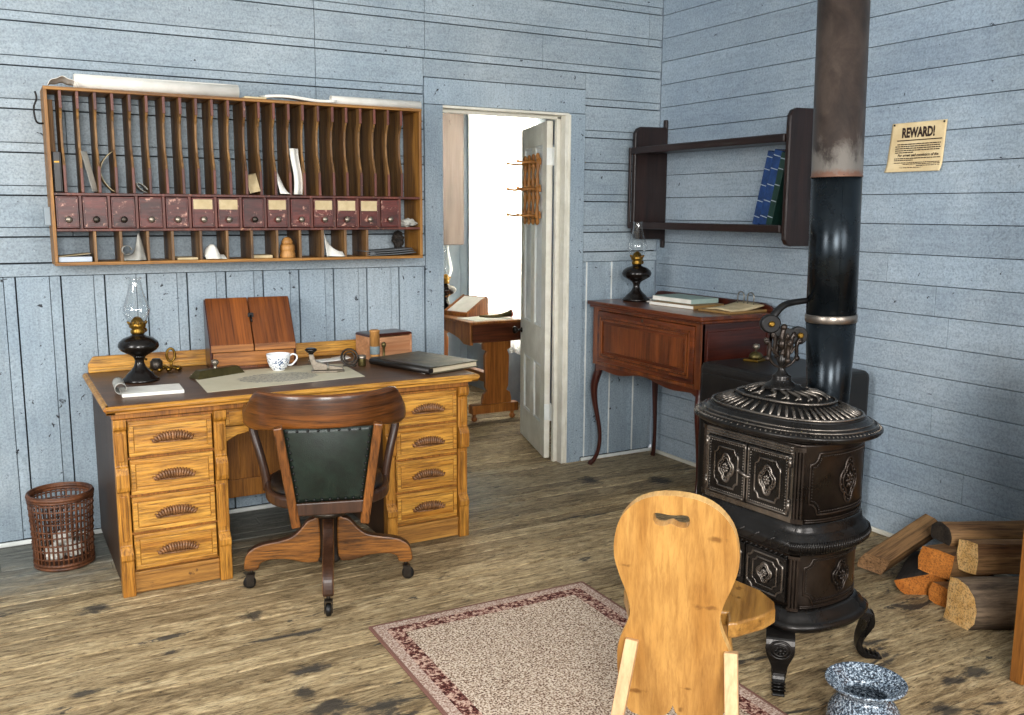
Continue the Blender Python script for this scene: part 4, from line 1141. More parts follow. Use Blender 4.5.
def build_stove():
    def part(mb, *k, **kw):
        for v in mb.v: v.z = zmap(v.z)
        return globals()['part'](mb, *k, **kw)
    r = thing('wood_stove', 'ornate black cast iron parlour stove with oval lid standing before the side wall', 'stove', (2.34, 2.262, 0), math.radians(5))
    fn = se_fn()
    # base skirt and bodies
    part(MB().lathe([(-.06, .212), (.020, .212), (.038, .218), (.046, .228), (.046, .236), (.036, .243), (.026, .246), (.022, .256), (.010, .262), (.006, .268), (-.005, .272)], 72, fn=fn), 'base_plate', M['iron'], r)
    lo = part(MB().lathe([(-.012, .262), (-.010, .30), (-.010, .478), (-.008, .49)], 72, fn=fn), 'lower_body', M['iron_brown'], r)
    ring = MB().lathe([(-.012, .486), (.012, .487), (.026, .492), (.035, .500), (.037, .510), (.033, .518), (.024, .521), (.021, .527), (.012, .530), (.006, .538), (.003, .55), (-.006, .552)], 72, fn=fn)
    for k in range(120):                                   # rope moulding round the belt
        t = 2*PI*k/120; c, s_ = cos(t), sin(t)
        p = [fn(.0355+d, t+d2) for d, d2 in ((-.003, -.02), (.0025, 0), (-.003, .02))]
        ring.tube([(p[0][0], p[0][1], .498), (p[1][0], p[1][1], .508), (p[2][0], p[2][1], .518)], .0032, 5)
    part(ring, 'belt_moulding', M['iron'], r)
    up = part(MB().lathe([(-.004, .545), (-.004, .757), (0, .765)], 72, fn=fn), 'upper_body', M['iron_brown'], r)
    # upper fire doors
    fr = MB()
    slab(fr, -.187, .187, .735, .757, -.004, .006); slab(fr, -.187, .187, .552, .566, -.004, .006)
    slab(fr, -.187, -.177, .566, .735, -.004, .006, 3); slab(fr, .177, .187, .566, .735, -.004, .006, 3)
    for z in (.738, .746, .754): stube(fr, [(-.185, z), (.185, z)], .0028, .007, False)
    part(fr, 'door_frame', M['iron_bright'], up)
    for s0, s1 in ((-.176, -.003), (.003, .176)):
        d = MB(); slab(d, s0, s1, .568, .733, -.002, .010)
        o = part(d, 'fire_door', M['iron'], r, .002)
        q = MB(); g = .010
        for z in (.568+g*.6, .733-g*.6): stube(q, [(s0+.004, z), (s1-.004, z)], .0035, .011, False)
        for s in (s0+.004, s1-.004): stube(q, [(s, .572), (s, .729)], .0035, .011, False)
        beads(q, s0+.012, .580, s1-.012, .580, .0105); beads(q, s0+.012, .721, s1-.012, .721, .0105)
        beads(q, s0+.012, .580, s0+.012, .721, .0105); beads(q, s1-.012, .580, s1-.012, .721, .0105)
        cs = (s0+s1)/2
        stube(q, notched(cs-.052, cs+.052, .594, .706, .017), .0032, .0115)
        medallion(q, cs, .65, .034, .040, .0125)
        part(q, 'door_relief', M['iron_bright'], o)
        hg = MB()
        sh = s0-.002 if s0 < -.1 else s1+.002
        for z in (.585, .70): hg.tube([SP(sh, z, .012), SP(sh, z+.022, .012)], .006, 8).ball(SP(sh, z+.025, .012), .006, None, None, 8, 5)
        part(hg, 'hinge', M['iron_bright'], o)
    la = MB().tube([SP(-.03, .652, .014), SP(-.008, .652, .026), SP(.014, .645, .022), SP(.022, .645, .012)], .0045, 8).ball(SP(-.032, .652, .015), .007, None, None, 8, 6)
    part(la, 'latch', M['iron_bright'], r)
    # corner columns
    for zz in ((.553, .757), (.272, .482)):
        for sg in (-1, 1):
            c = MB()
            for k in range(3): stube(c, [(sg*(.193+k*.010), zz[0]), (sg*(.193+k*.010), zz[1])], .0048, .002, False)
            slab(c, sg*.203-.016, sg*.203+.016, zz[0], zz[0]+.012, -.004, .009, 3); slab(c, sg*.203-.016, sg*.203+.016, zz[1]-.012, zz[1], -.004, .009, 3)
            part(c, 'corner_column', M['iron_brown'], up if zz[0] > .5 else lo)
    # side panels, both bowed ends
    for sg in (-1, 1):
        for (z0, z1, par) in ((.575, .74, up), (.298, .465, lo)):
            q = MB(); a, c = sorted((sg*.238, sg*.575))
            o = -.004 if par is up else -.010
            stube(q, notched(a, c, z0, z1, .03), .0036, o+.001)
            nt = notched(a+.008, c-.008, z0+.008, z1-.008, .03)
            P = [SP(s, z, o+.001) for s, z in nt]
            for i in range(len(nt)):
                s0, zz0 = nt[i]; s1, zz1 = nt[(i+1) % len(nt)]
                beads(q, s0, zz0, s1, zz1, o+.0015, .0026)
            medallion(q, sg*.402, (z0+z1)/2, .045, .062, o+.003)
            for z in (z0-.014, z0-.020): stube(q, [(sg*.225, z), (sg*.60, z)], .0026, o+.001, False)
            part(q, 'end_panel_relief', M['iron_brown'], par)
    # ash doors in the lower body
    for s0, s1 in ((-.174, -.003), (.003, .174)):
        d = MB(); slab(d, s0, s1, .29, .462, -.012, .0)
        o = part(d, 'ash_door', M['iron'], r, .002)
        q = MB(); cs = (s0+s1)/2
        stube(q, notched(s0+.012, s1-.012, .304, .450, .022), .0042, .002)
        stube(q, notched(cs-.05, cs+.05, .325, .430, .016), .003, .002)
        medallion(q, cs, .378, .030, .038, .003)
        part(q, 'door_relief', M['iron_bright'], o)
    # swagged frieze under the belt
    q = MB()
    for k in range(-9, 10):
        s = k*.021
        q.tube([SP(s-.009, .474, -.002), SP(s, .466, 0), SP(s+.009, .474, -.002)], .003, 5)
    part(q, 'frieze_relief', M['iron'], lo)
    # oval lid
    lfn = lid_fn
    prof = [(-.03, .772), (.040, .774), (.056, .782), (.062, .791), (.062, .797), (.056, .802), (.050, .803), (.047, .809), (.042, .812), (.036, .813), (.033, .820), (.028, .825), (.022, .827), (.018, .834), (.012, .838), (.004, .840)]
    lid = part(MB().lathe(prof, 84, fn=lfn), 'lid', M['iron'], r)
    rim = MB()
    for k in range(110):
        t = 2*PI*k/110; x, y = lfn(.048, t); x2, y2 = lfn(.057, t)
        rim.tube([(x2, y2, .8015), (x, y, .8045)], .0026, 5)
    for d, z in ((.0445, .8125), (.031, .8225)): rim.tube([(*lfn(d, 2*PI*k/96), z) for k in range(96)], .0034, 6, closed=True)
    part(rim, 'rim_relief', M['iron_bright'], lid)
    dome = MB().lathe([(.010, .838), (.004, .845), (-.004, .846), (-.074, .874), (-.083, .884), (-.093, .887), (-.145, .907), (-.170, .915), (-.185, .919), (-.2, .928)], 72, fn=lfn)
    dm = part(dome, 'pierced_dome', M['black_iron'], r)
    q = MB()
    for k in range(52):                                    # upright ribs of the pierced gallery
        t = 2*PI*k/52
        p = [lfn(d, t) for d in (-.008, -.038, -.068)]
        q.tube([(p[0][0], p[0][1], .850), (p[1][0], p[1][1], .865), (p[2][0], p[2][1], .876)], [.0045, .0062, .0045], 6)
    for d, z in ((.001, .849), (-.079, .886)):
        q.tube([(*lfn(d, 2*PI*k/72), z) for k in range(72)], .0048, 6, closed=True)
    for k in range(18):                                    # curling leaves above it
        t = 2*PI*k/18
        pp = []
        for j in range(9):
            u = j/8; d = -.098-.065*u; tt = t+.16*sin(u*PI*1.5)
            pp.append((*lfn(d, tt), .893+.022*u+.004*sin(u*PI)))
        q.tube(pp, [.003+.0035*sin(PI*j/8) for j in range(9)], 6)
        x, y = lfn(-.108, t+.17); q.ball((x, y, .897), .0065, None, None, 8, 5)
    part(q, 'dome_relief', M['iron_bright'], dm)
    # urn finial with scrolled arms
    RT = Vector((.872, -.49, 0)); FW = Vector((.49, .872, 0)); OFF = RT*-.017
    urn = MB().lathe([(.062, .912), (.055, .922), (.045, .930), (.034, .938), (.03, .948), (.032, .955), (.024, .962), (.013, .975), (.011, .99), (.016, 1.0), (.02, 1.012), (.012, 1.03), (.008, 1.05)], 28, Matrix.Translation(OFF))
    fi = part(urn, 'finial', M['iron'], r)
    q = MB()
    for d in (RT, -RT, FW, -FW):
        for sc, zz in ((1.0, 0), (.62, .035)):
            pts = [(0.008, .985), (.032, 1.0), (.048, 1.028), (.046, 1.062), (.052, 1.085), (.06, 1.095), (.064, 1.085), (.057, 1.078)]
            pts = catmull([d*(a*sc)+Vector((0, 0, zz+.985+(z-.985)*(.95 if sc == 1 else .8))) for a, z in pts], 4)
            q.tube(pts, [.0075-.0035*abs(2*i/(len(pts)-1)-1) for i in range(len(pts))], 7)
            q.ball(d*(.057*sc)+Vector((0, 0, zz+.985+.098*(.95 if sc == 1 else .8))), .0105*max(sc, .8), None, None, 8, 6)
        pts = catmull([d*a+Vector((0, 0, z)) for a, z in ((.042, 1.06), (.026, 1.035), (.02, 1.06), (.03, 1.075))], 4)
        q.tube(pts, .0045, 6)
        q.ball(d*.05+Vector((0, 0, 1.018)), .011, .009, .011, 8, 6)
    q.tube(catmull([(0, 0, 1.03), (.006, -.004, 1.06), (-.004, .003, 1.09), (.0, 0, 1.125)], 4), [.014-.0005*i for i in range(13)], 8).ball((0, 0, 1.13), .012, None, None, 10, 7)
    q.ball((0, 0, 1.07), .02, .017, .024, 10, 7)
    for i, v in enumerate(q.v): q.v[i] = v+OFF
    part(q, 'finial_scrolls', M['iron_brown'], fi)
    # swing arm that steadies the lid from the pipe
    def A(u, w, z): return RT*(u-.017)+FW*w+Vector((0, 0, z))
    b = MB().tube(catmull([A(-.045, .01, 1.145), A(-.028, .014, 1.178), A(.005, .03, 1.205), A(.045, .05, 1.215), A(.120, .07, 1.222)], 5), [.012, .013, .014, .014, .014, .014, .014, .0135, .013, .013, .013, .0125, .012, .012, .012, .012, .0115, .0115, .011, .011, .011], 10)
    b.lathe([(.029, -.014), (.034, -.010), (.034, .010), (.029, .014)], 24, frame(A(-.045, .01, 1.142), RT, (0, 0, 1), -FW))
    sw = part(b, 'lid_swing_arm', M['black_iron'], r)
    part(MB().bar(A(-.04, .012, 1.118), A(.052, .012, 1.098), .030, .020, FW, .042, .02).lathe([(.03, -.011), (.033, -.008), (.033, .008), (.03, .011)], 24, frame(A(.055, .014, 1.098), RT, (0, 0, 1), -FW)), 'link_plate', M['black_iron'], sw, .004)
    for p in (A(.058, -.001, 1.100), A(-.045, -.005, 1.142)):
        part(MB().lathe([(.011, 0), (.011, .004), (.006, .009)], 16, frame(p, RT, (0, 0, 1), -FW)), 'bolt', M['brass'], sw)
    # feet: cabriole with rosette knees
    for sx in (-1, 1):
        for sy in (-1, 1):
            d = Vector((sx*.76, sy*.65, 0)).normalized(); t = Vector((-d.y, d.x, 0))
            F = frame((sx*.165 if sx > 0 else -.196, sy*.205 if sx > 0 else sy*.188, 0), d, t, (0, 0, 1))
            pr = [(-.05, .213), (.036, .213), (.056, .195), (.060, .165), (.048, .125), (.034, .088), (.031, .055), (.044, .028), (.070, .016), (.094, .012), (.098, .003), (.090, 0), (.045, 0), (.022, .018), (.010, .045), (.012, .085), (.022, .120), (.032, .155), (.024, .182), (-.05, .192)]
            pr = [(p.x, p.y) for p in catmull([(a, b, 0) for a, b in pr], 3, True)]
            b = MB()
            wz = lambda z: .019+.026*min(max((z-.06)/.09, 0), 1)
            o0 = len(b.v); b.prism([(x, max(z, 0)) for x, z in pr], -1, 1, 'y')
            for i in range(o0, len(b.v)):
                v = b.v[i]; v.y *= wz(v.z)
                b.v[i] = F @ v
            o = part(b, 'leg', M['iron'], r, .003)
            q = MB(); ax = frame(F @ Vector((.058, 0, .165)), t, (0, 0, 1), d)
            for rr, zz, th in ((.034, .0, .005), (.022, .003, .0045)):
                q.tube([(rr*cos(k*PI/12), rr*sin(k*PI/12), zz) for k in range(24)], th, 6, ax, True)
            q.ball((0, 0, .004), .009, .009, .008, 8, 6, ax)
            for k in range(8): q.tube([(.009*cos(k*PI/4), .009*sin(k*PI/4), .003), (.019*cos(k*PI/4), .019*sin(k*PI/4), .003)], .0035, 5, ax)
            part(q, 'rosette', M['iron'], o); q = MB()
            for k in range(3): q.tube([F @ Vector((.052+.015*k, -.022, .026-.004*k)), F @ Vector((.052+.015*k, .022, .026-.004*k))], .004, 5)
            part(q, 'toe_ribs', M['iron'], o)
    return r
build_stove()

# stovepipe
def build_pipe():
    r = thing('stovepipe', 'tall black stovepipe rising from the back of the iron stove', 'pipe', (2.517, 2.236, .868))
    r.rotation_euler = (math.radians(-.4), math.radians(-1.0), 0)
    part(MB().lathe([(.070, 0), (.071, .02), (.0832, .285)], 40), 'tapered_length', M['pipe_new'], r)
    part(MB().lathe([(.0838, .281), (.0862, .285), (.0862, .305), (.0836, .309)], 40), 'band', M['pipe_band'], r)
    b = MB().lathe([(.0830, .285), (.0815, .785)], 40)
    b.tube([(-.0445, -.0690, .31), (-.0440, -.0682, .775)], .0022, 6)
    part(b, 'lower_length', M['pipe_new'], r)
    o = part(MB().lathe([(.0838, .0), (.0838, .004), (.0825, .006), (.0815, 1.375)], 40), 'upper_length', M['pipe_old'], r, 0, 'rust-browned upper length of stovepipe')
    o.location = (0, 0, .768)
build_pipe()

# ================================================================== mahogany fall-front desk and black safe
def build_fall_desk():
    X0, X1, Y0, Y1 = 3.125, 3.606, 3.60, 4.57
    cx, cy = (X0+X1)/2, (Y0+Y1)/2
    r = thing('fall_front_desk', 'red mahogany fall-front desk on slender curved legs in the corner', 'desk', (cx, cy, 0))
    a, b_ = (X1-X0)/2, (Y1-Y0)/2
    t = MB().box(-a-.03, a, -b_-.025, b_+.03, .975, .998)
    part(t, 'desk_top', M['mahog'], r, .006)
    part(MB().box(-a-.018, a, -b_-.014, b_+.018, .960, .9755), 'top_moulding', M['mahog'], r, .005)
    bk = [(-b_-.02, .998), (b_+.02, .998), (b_+.02, 1.025), (b_-.0, 1.047), (-b_+.03, 1.047), (-b_-.02, 1.02)]
    bk = [(-b_-.02, .998), (-b_-.02, 1.012), (-b_+.01, 1.03), (-b_+.06, 1.042), (b_-.06, 1.042), (b_-.01, 1.036), (b_+.02, 1.01), (b_+.02, .998)]
    part(MB().prism(bk, a-.02, a, 'x'), 'back_rail', M['mahog_dark'], r, .003)
    # case
    c = MB().box(a-.02, a, -b_, b_, .62, .96).box(-a+.02, a-.02, -b_+.02, b_-.02, .62, .64).box(-a+.02, a-.02, b_-.02, b_, .62, .96)
    part(c, 'carcass', M['mahog_dark'], r)
    e = MB().box(-a, a, -b_, -b_+.02, .62, .96)
    o = part(e, 'end_panel', M['mahog_dark'], r, .002)
    q = MB()
    for (x0, x1, z0, z1) in ((-a+.03, a-.03, .66, .672), (-a+.03, a-.03, .915, .927), (-a+.03, -a+.042, .672, .915), (a-.042, a-.03, .672, .915)): q.box(x0, x1, -b_-.006, -b_, z0, z1)
    part(q, 'panel_moulding', M['mahog_dark'], o, .003)
    f = MB()
    f.box(-a-.004, -a+.02, -b_, -b_+.05, .62, .96); f.box(-a-.004, -a+.02, b_-.05, b_, .62, .96)
    f.box(-a-.004, -a+.02, -b_+.05, b_-.05, .945, .96); f.box(-a-.004, -a+.02, -b_+.05, b_-.05, .62, .64)
    part(f, 'front_frame', M['mahog_v'], r, .003)
    d = MB().box(-a-.010, -a+.012, -b_+.053, b_-.053, .643, .942)
    o = part(d, 'fall_front', M['mahog'], r, .003)
    q = MB()
    y0, y1, z0, z1 = -b_+.10, b_-.10, .685, .90
    for w, dx in ((0, .010), (.018, .006)):
        for (ya, yb, za, zb) in ((y0-w, y1+w, z0-w, z0-w+.012), (y0-w, y1+w, z1+w-.012, z1+w), (y0-w, y0-w+.012, z0-w, z1+w), (y1+w-.012, y1+w, z0-w, z1+w)):
            q.box(-a-.010-dx, -a-.010, ya, yb, za, zb)
    q.box(-a-.015, -a-.010, y0+.03, y1-.03, z0+.03, z1-.03)
    part(q, 'raised_moulding', M['mahog_v'], o, .003)
    part(MB().lathe([(.010, 0), (.010, .003), (.004, .004)], 16, frame((-a-.0105, .0, .926), (0, 1, 0), (0, 0, 1), (-1, 0, 0))), 'keyhole', M['steel_dark'], o)
    # scalloped apron
    def apron(L0, L1):
        out = [(L0, .625), (L0, .575)]
        n = 20
        for k in range(1, n):
            u = k/n; z = .578+.024*sin(PI*u)**.8+.012*math.cos(u*4*PI)
            out.append((L0+(L1-L0)*u, z))
        return out+[(L1, .575), (L1, .625)]
    part(MB().prism(apron(-b_+.03, b_-.03), -a, -a+.02, 'x'), 'apron', M['mahog'], r, .003)
    part(MB().prism(apron(-a+.03, a-.03), -b_, -b_+.02, 'y'), 'apron', M['mahog_dark'], r, .003)
    for sx in (-1, 1):
        for sy in (-1, 1):
            dx, dy = (-1 if sx < 0 else .05), (sy*.8 if sx < 0 else sy*.35)
            cx0, cy0 = sx*(a-.024), sy*(b_-.026)
            P = [(0, .64, .024), (0, .585, .026), (.012, .54, .026), (.022, .48, .023), (.018, .40, .018), (.004, .31, .0145), (-.010, .22, .0125), (-.012, .14, .012), (-.002, .075, .0125), (.016, .03, .014), (.032, .012, .016), (.036, .0, .016)]
            pts = [(cx0+dx*o*.9, cy0+dy*o*.9, z) for o, z, _ in P]
            part(MB().tube(catmull(pts, 4), [catmull([(q, 0, 0) for _, _, q in P], 4)[i].x for i in range(len(P)*4-3)], 10), 'leg', M['mahog_leg'], r)
build_fall_desk()

def build_safe():
    r = thing('black_safe', 'low black safe against the side wall behind the stove', 'safe', (3.345, 3.245, 0))
    part(MB().box(-.280, .262, -.30, .308, .06, .785), 'body', M['black_box'], r, .035, seg=4)
    for sx in (-1, 1):
        for sy in (-1, 1): part(MB().lathe([(.03, 0), (.035, .01), (.035, .04), (.02, .062)], 18, Tr(sx*.19, sy*.24, 0)), 'foot', M['black_iron'], r)
    o = part(MB().box(-.291, -.278, -.26, .268, .11, .735), 'door', M['black_box'], r, .008)
    part(MB().lathe([(.03, 0), (.03, .008), (.02, .012), (.02, .022), (.008, .024)], 20, frame((-.291, .05, .45), (0, 1, 0), (0, 0, 1), (-1, 0, 0))), 'dial', M['nickel'], o)
build_safe()
r = thing('call_bell', 'small brass call bell standing on the black safe behind the stove finial', 'bell', (3.32, 3.42, .7855), .3)
part(MB().box(-.055, .055, -.04, .04, 0, .012), 'base', M['brass'], r, .003)
part(MB().lathe([(.034, .014), (.036, .018), (.033, .03), (.022, .042), (.006, .046)], 24), 'bell_dome', M['brass_old'], r)
part(MB().lathe([(.006, .044), (.006, .056), (.014, .06), (.018, .068), (.016, .082), (.006, .086)], 18), 'plunger', M['knob'], r)

# things on the mahogany desk (top at .998)
FZ = .9985
def book(name, label, loc, rz, w, d, h, cover, cat='book', group=None, pages='paper', ct=.0018):
    r = thing(name, label, cat, loc, rz, group)
    part(MB().box(-w/2, w/2, -d/2, d/2, 0, ct).box(-w/2, w/2, -d/2, d/2, h-ct, h).box(-w/2, -w/2+ct, -d/2, d/2, ct, h-ct), 'cover', cover, r, .001)
    part(MB().box(-w/2+ct, w/2-.002, -d/2+.002, d/2-.002, ct, h-ct), 'page_block', M[pages], r)
    return r
book('account_book', 'cream account book lying lowest of the two on the mahogany desk', (3.40, 4.065, FZ), math.radians(95), .35, .235, .020, M['kraft'])
book('account_book', 'pale grey-green book lying on top of the cream account book', (3.437, 4.12, FZ+.0205), math.radians(92), .33, .20, .026, M['teal'])
solo(MB().box(-.10, .10, -.14, .14, 0, .004), 'writing_paper', M['paper'], 'pale papers beside the foot of the lamp on the mahogany desk', 'paper', (3.46, 4.33, FZ), .1)
r = thing('arch_file', 'brown clipboard file with two steel arches holding papers', 'file', (3.455, 3.735, FZ), math.radians(4))
part(MB().box(-.15, .135, -.115, .115, 0, .012), 'board', M['kraft'], r, .002)
part(MB().grid(lambda u, v: (-.12+.24*u, -.10+.2*v, .013+.022*u*u+.008*sin(v*3)), 8, 6, .006), 'papers', M['paper_tan'], r)
for y in (-.035, .035):
    b = MB().tube([(.085, y-.022, .01), (.085, y-.022, .075)]+[(.085, y-.022*cos(k*PI/8), .075+.022*sin(k*PI/8)) for k in range(1, 8)]+[(.085, y+.022, .075), (.085, y+.022, .01)], .0032, 7)
    part(b, 'arch', M['nickel'], r)

# things on the far table
r = thing('writing_slope', 'small wooden writing slope with white sheet on the far table', 'writing slope', (3.14, 6.30, .741), math.radians(20))
part(MB().prism([(-.12, 0), (.12, 0), (.12, .13), (.105, .135), (-.12, .02)], -.12, .12, 'y'), 'case', M['table_wood'], r, .003)
R2 = frame((-.12, 0, .0205), Vector((.225, 0, .115)).normalized(), (0, 1, 0), Vector((-.115, 0, .225)).normalized())
part(MB().box(.02, .235, -.10, .10, 0, .004, R2), 'sheet', M['paper'], r)
part(MB().box(0, .25, -.125, -.11, -.004, .010, R2).box(0, .25, .11, .125, -.004, .010, R2).box(0, .012, -.11, .11, -.004, .012, R2), 'frame', M['table_wood'], r, .002)
r = thing('ear_horn', 'curved dark horn with red rim lying on the far table', 'horn', (3.26, 6.0, .741), math.radians(-12))
pts = catmull([(-.14, .03, .014), (-.08, .005, .012), (-.02, -.012, .016), (.04, -.01, .024), (.09, .0, .032)], 5)
part(MB().tube(pts, [.007+.018*(i/(len(pts)-1))**1.6 for i in range(len(pts))], 14), 'tube', M['brass_old'], r)
part(MB().tube([(.087, 0, .032), (.097, .002, .033)], [.028, .030], 16), 'rim', M['red'], r)
solo(MB().box(-.15, .15, -.12, .12, 0, .003), 'table_papers', M['paper'], 'white sheets spread at the near end of the far table', 'paper', (3.14, 6.02, .741), .15)

# ================================================================== wall shelf and its ledgers
def build_shelf():
    r = thing('wall_shelf', 'dark wall shelf with rounded ends above the mahogany desk', 'shelf', (XR-.002, 3.99, 1.66))
    for y0 in (-.645, .585):
        out = [(0, -.36), (0, .405), (-.02, .405), (-.02, .36), (-.20, .356), (-.227, .346), (-.243, .320), (-.245, .29), (-.245, -.245), (-.243, -.275), (-.227, -.298), (-.20, -.307), (-.035, -.307), (-.02, -.315), (-.02, -.36)]
        part(MB().prism(out, y0, y0+.028, 'y'), 'end_panel', M['shelf_v'], r, .006)
    for z in (.205, -.232):
        part(MB().box(-.232, -.001, -.617, .585, z, z+.022), 'shelf_board', M['shelf'], r, .002)
        part(MB().box(-.256, -.2325, -.617, .63, z-.010, z+.030), 'shelf_edge', M['shelf'], r, .006)
    part(MB().box(-.258, -.246, .612, .630, -.232, .235), 'front_bead', M['shelf_v'], r, .003)
build_shelf()
def ledger_up(label, y, tilt, th, h, d, mat):
    r = thing('ledger_book', label, 'book', (XR-.135, y, 1.4512), 0, 'ledgers on the wall shelf')
    r.rotation_euler = (tilt, 0, 0)
    c = MB().box(-d/2, d/2, 0, .004, 0, h).box(-d/2, d/2, th-.004, th, 0, h).box(-d/2-.003, -d/2+.004, .0, th, 0, h)
    part(c, 'cover', mat, r, .0015)
    part(MB().box(-d/2+.004, d/2-.004, .004, th-.004, .004, h-.004), 'page_block', M['pages'], r)
    for z in (.04, .12, .20, .28, h-.03):
        part(MB().box(-d/2-.0045, -d/2-.003, .002, th-.002, z, z+.004), 'gilt_band', M['gold'], r)
ledger_up('blue cloth ledger on the wall shelf, leaning leftmost of three', 3.558, math.radians(14), .042, .372, .17, M['book_blue'])
ledger_up('blue cloth ledger between the other blue one and the green ledger', 3.505, math.radians(14), .050, .375, .17, M['book_blue'])
ledger_up('dark green ledger leaning against the right end of the wall shelf', 3.466, math.radians(14), .038, .36, .17, M['book_green'])

# ================================================================== reward poster
def build_poster():
    x = XR-.0035
    r = thing('reward_poster', 'yellowed REWARD poster tacked to the blue side wall', 'poster', (x, 2.815, 1.81))
    # local plane: u to the viewer's right = -y, z up
    W2, H2 = .140, .108
    def sh(u, v):
        yy = -W2+2*W2*u; zz = -H2+2*H2*v
        cl = max(0, (.22-v)/.22)
        sk = -.022*(1-v)*(1-u)-.012*(1-v)*u
        return (-.002-.018*cl**2*(.3+.7*abs(u-.4))-.0006*sin(u*9), -(yy+sk), zz)
    part(MB().grid(sh, 24, 24, .0008), 'sheet', M['poster'], r)
    def txt(s, size, u, z, sx=1, bold=0.0, shear=0):
        cu = bpy.data.curves.new('t', 'FONT'); cu.body = s; cu.size = size; cu.align_x = 'CENTER'; cu.offset = bold; cu.shear = shear; cu.resolution_u = 3
        ob = bpy.data.objects.new('t', cu); COL.objects.link(ob)
        dg = bpy.context.evaluated_depsgraph_get(); me = bpy.data.meshes.new_from_object(ob.evaluated_get(dg))
        b = MB()
        F = frame((-.0046, -u, z), (0, -sx, 0), (0, 0, 1), (-1, 0, 0))
        b.add([F @ v.co for v in me.vertices], [list(p.vertices) for p in me.polygons])
        bpy.data.objects.remove(ob); bpy.data.meshes.remove(me)
        return b
    h = txt('REWARD!', .058, .0, .044, .66, .0026)
    o = part(h, 'headline', M['ink'], r)
    b = MB()
    def dash(u0, u1, z, t): b.box(-.0052, -.0042, -u1, -u0, z-t/2, z+t/2)
    dash(-.108, .122, .030, .0045)
    rr = random.Random(5)
    rows = [(.013, .0042, -.105), (.004, .0042, -.115), (-.005, .0042, -.115), (-.014, .0042, -.115), (-.023, .0042, -.115), (-.049, .0038, -.118), (-.057, .0038, -.118), (-.068, .003, -.118), (-.0745, .003, -.07), (-.082, .0035, -.0), (-.090, .003, -.112)]
    for z, t, u0 in rows:
        u = u0; end = .118 if z not in (-.023, -.057) else -.02
        while u < end:
            w = min(rr.uniform(.006, .02), end-u)
            if w > .002: dash(u, u+w, z, t)
            u += w+.0028
    part(b, 'print_lines', M['ink'], r)
    part(txt('For arrest and conviction of the', .0165, .004, -.0405, .98, .0005, .25), 'text_line', M['ink'], r)
    for u in (-.126, .128): part(MB().ball((-.006, -u, .100), .003, .005, .005, 8, 6), 'tack', M['black_iron'], r)
build_poster()

# ================================================================== rug, spittoon, basket, logs, cabinet
b = MB()
solo(b.prism([(-.46, -.95), (.46, -.95), (.465, -.945), (.465, .945), (.46, .95), (-.46, .95), (-.465, .945), (-.465, -.945)], 0, .008, 'z'), 'rug', M['rug'], 'beige and maroon bordered rug under the pine chair', 'rug', (1.572, 2.115, .0005), math.radians(-1.2), None, .002)

def build_spittoon():
    r = thing('spittoon', 'grey speckled enamel spittoon on the floor in front of the stove', 'spittoon', (2.145, 1.705, 0))
    o = [(.06, 0), (.075, .004), (.095, .02), (.105, .05), (.10, .085), (.084, .112), (.070, .128), (.068, .137), (.080, .150), (.098, .160), (.111, .168), (.1145, .173), (.112, .177), (.107, .176)]
    i = [(.096, .167), (.082, .156), (.064, .145), (.058, .136), (.060, .126), (.074, .11), (.092, .084), (.096, .05), (.085, .022), (.05, .010), (.001, .009)]
    o = [(p.x, p.y) for p in catmull([(a, z, 0) for a, z in o+i], 3)]
    part(MB().lathe(o, 48), 'bowl', M['speckle'], r)
build_spittoon()

def build_basket():
    r = thing('waste_basket', 'brown woven waste basket on the floor at the left end of the desk', 'basket', (.205, 4.315, 0))
    H = .315; n = 38
    rad = lambda z: .112+.014*(z/H)**1.4+.004*(1-z/H)**3
    b = MB()
    for k in range(n):
        a = 2*PI*k/n
        b.tube([(rad(z)*cos(a), rad(z)*sin(a), z) for z in (.01, .08, .16, .24, H-.01)], .0042, 5)
    zs = [.03, .055, .09, .115, .15, .175, .21, .235, .265, .29]
    for z in zs:
        m = n*2
        b.tube([((rad(z)+(.004 if i % 2 else -.001))*cos(2*PI*i/m), (rad(z)+(.004 if i % 2 else -.001))*sin(2*PI*i/m), z) for i in range(m)], .0038, 5, closed=True)
    part(b, 'woven_side', M['wicker'], r)
    q = MB()
    for z, rr in ((H-.012, .007), (H, .009), (H+.008, .006)):
        q.tube([(rad(H)*cos(k*PI/20), rad(H)*sin(k*PI/20), z) for k in range(40)], rr, 7, closed=True)
    part(q, 'rim', M['wicker'], r)
    q = MB().lathe([(.11, .002), (.114, .012), (.05, .014), (.001, .014)], 32)
    for z in (.012, .026): q.tube([(.115*cos(k*PI/20), .115*sin(k*PI/20), z) for k in range(40)], .007, 7, closed=True)
    part(q, 'base', M['wicker'], r)
build_basket()
def crumple(rad, seed, sq=1.0):
    b = MB().ball((0, 0, 0), rad, rad, rad*sq, 18, 12)
    for i, v in enumerate(b.v):
        d = v.normalized() if v.length else v
        k = mnoise.noise(d*2.1+Vector((seed, 0, 0)))+.5*mnoise.noise(d*5+Vector((0, seed, 0)))
        b.v[i] = v*(1+.38*k)
    b.s = [False]*len(b.s)
    return b
for i, (x, y, z, rr, lab) in enumerate(((.165, 4.285, .066, .042, 'crumpled white paper at the left inside the waste basket'), (.245, 4.31, .062, .040, 'crumpled white paper at the right inside the waste basket'), (.205, 4.375, .095, .036, 'crumpled white paper on top at the back inside the basket'))):
    solo(crumple(rr, 3.1*i+1, .8), 'crumpled_paper', M['paper'], lab, 'paper', (x, y, z), i, 'papers in the waste basket')

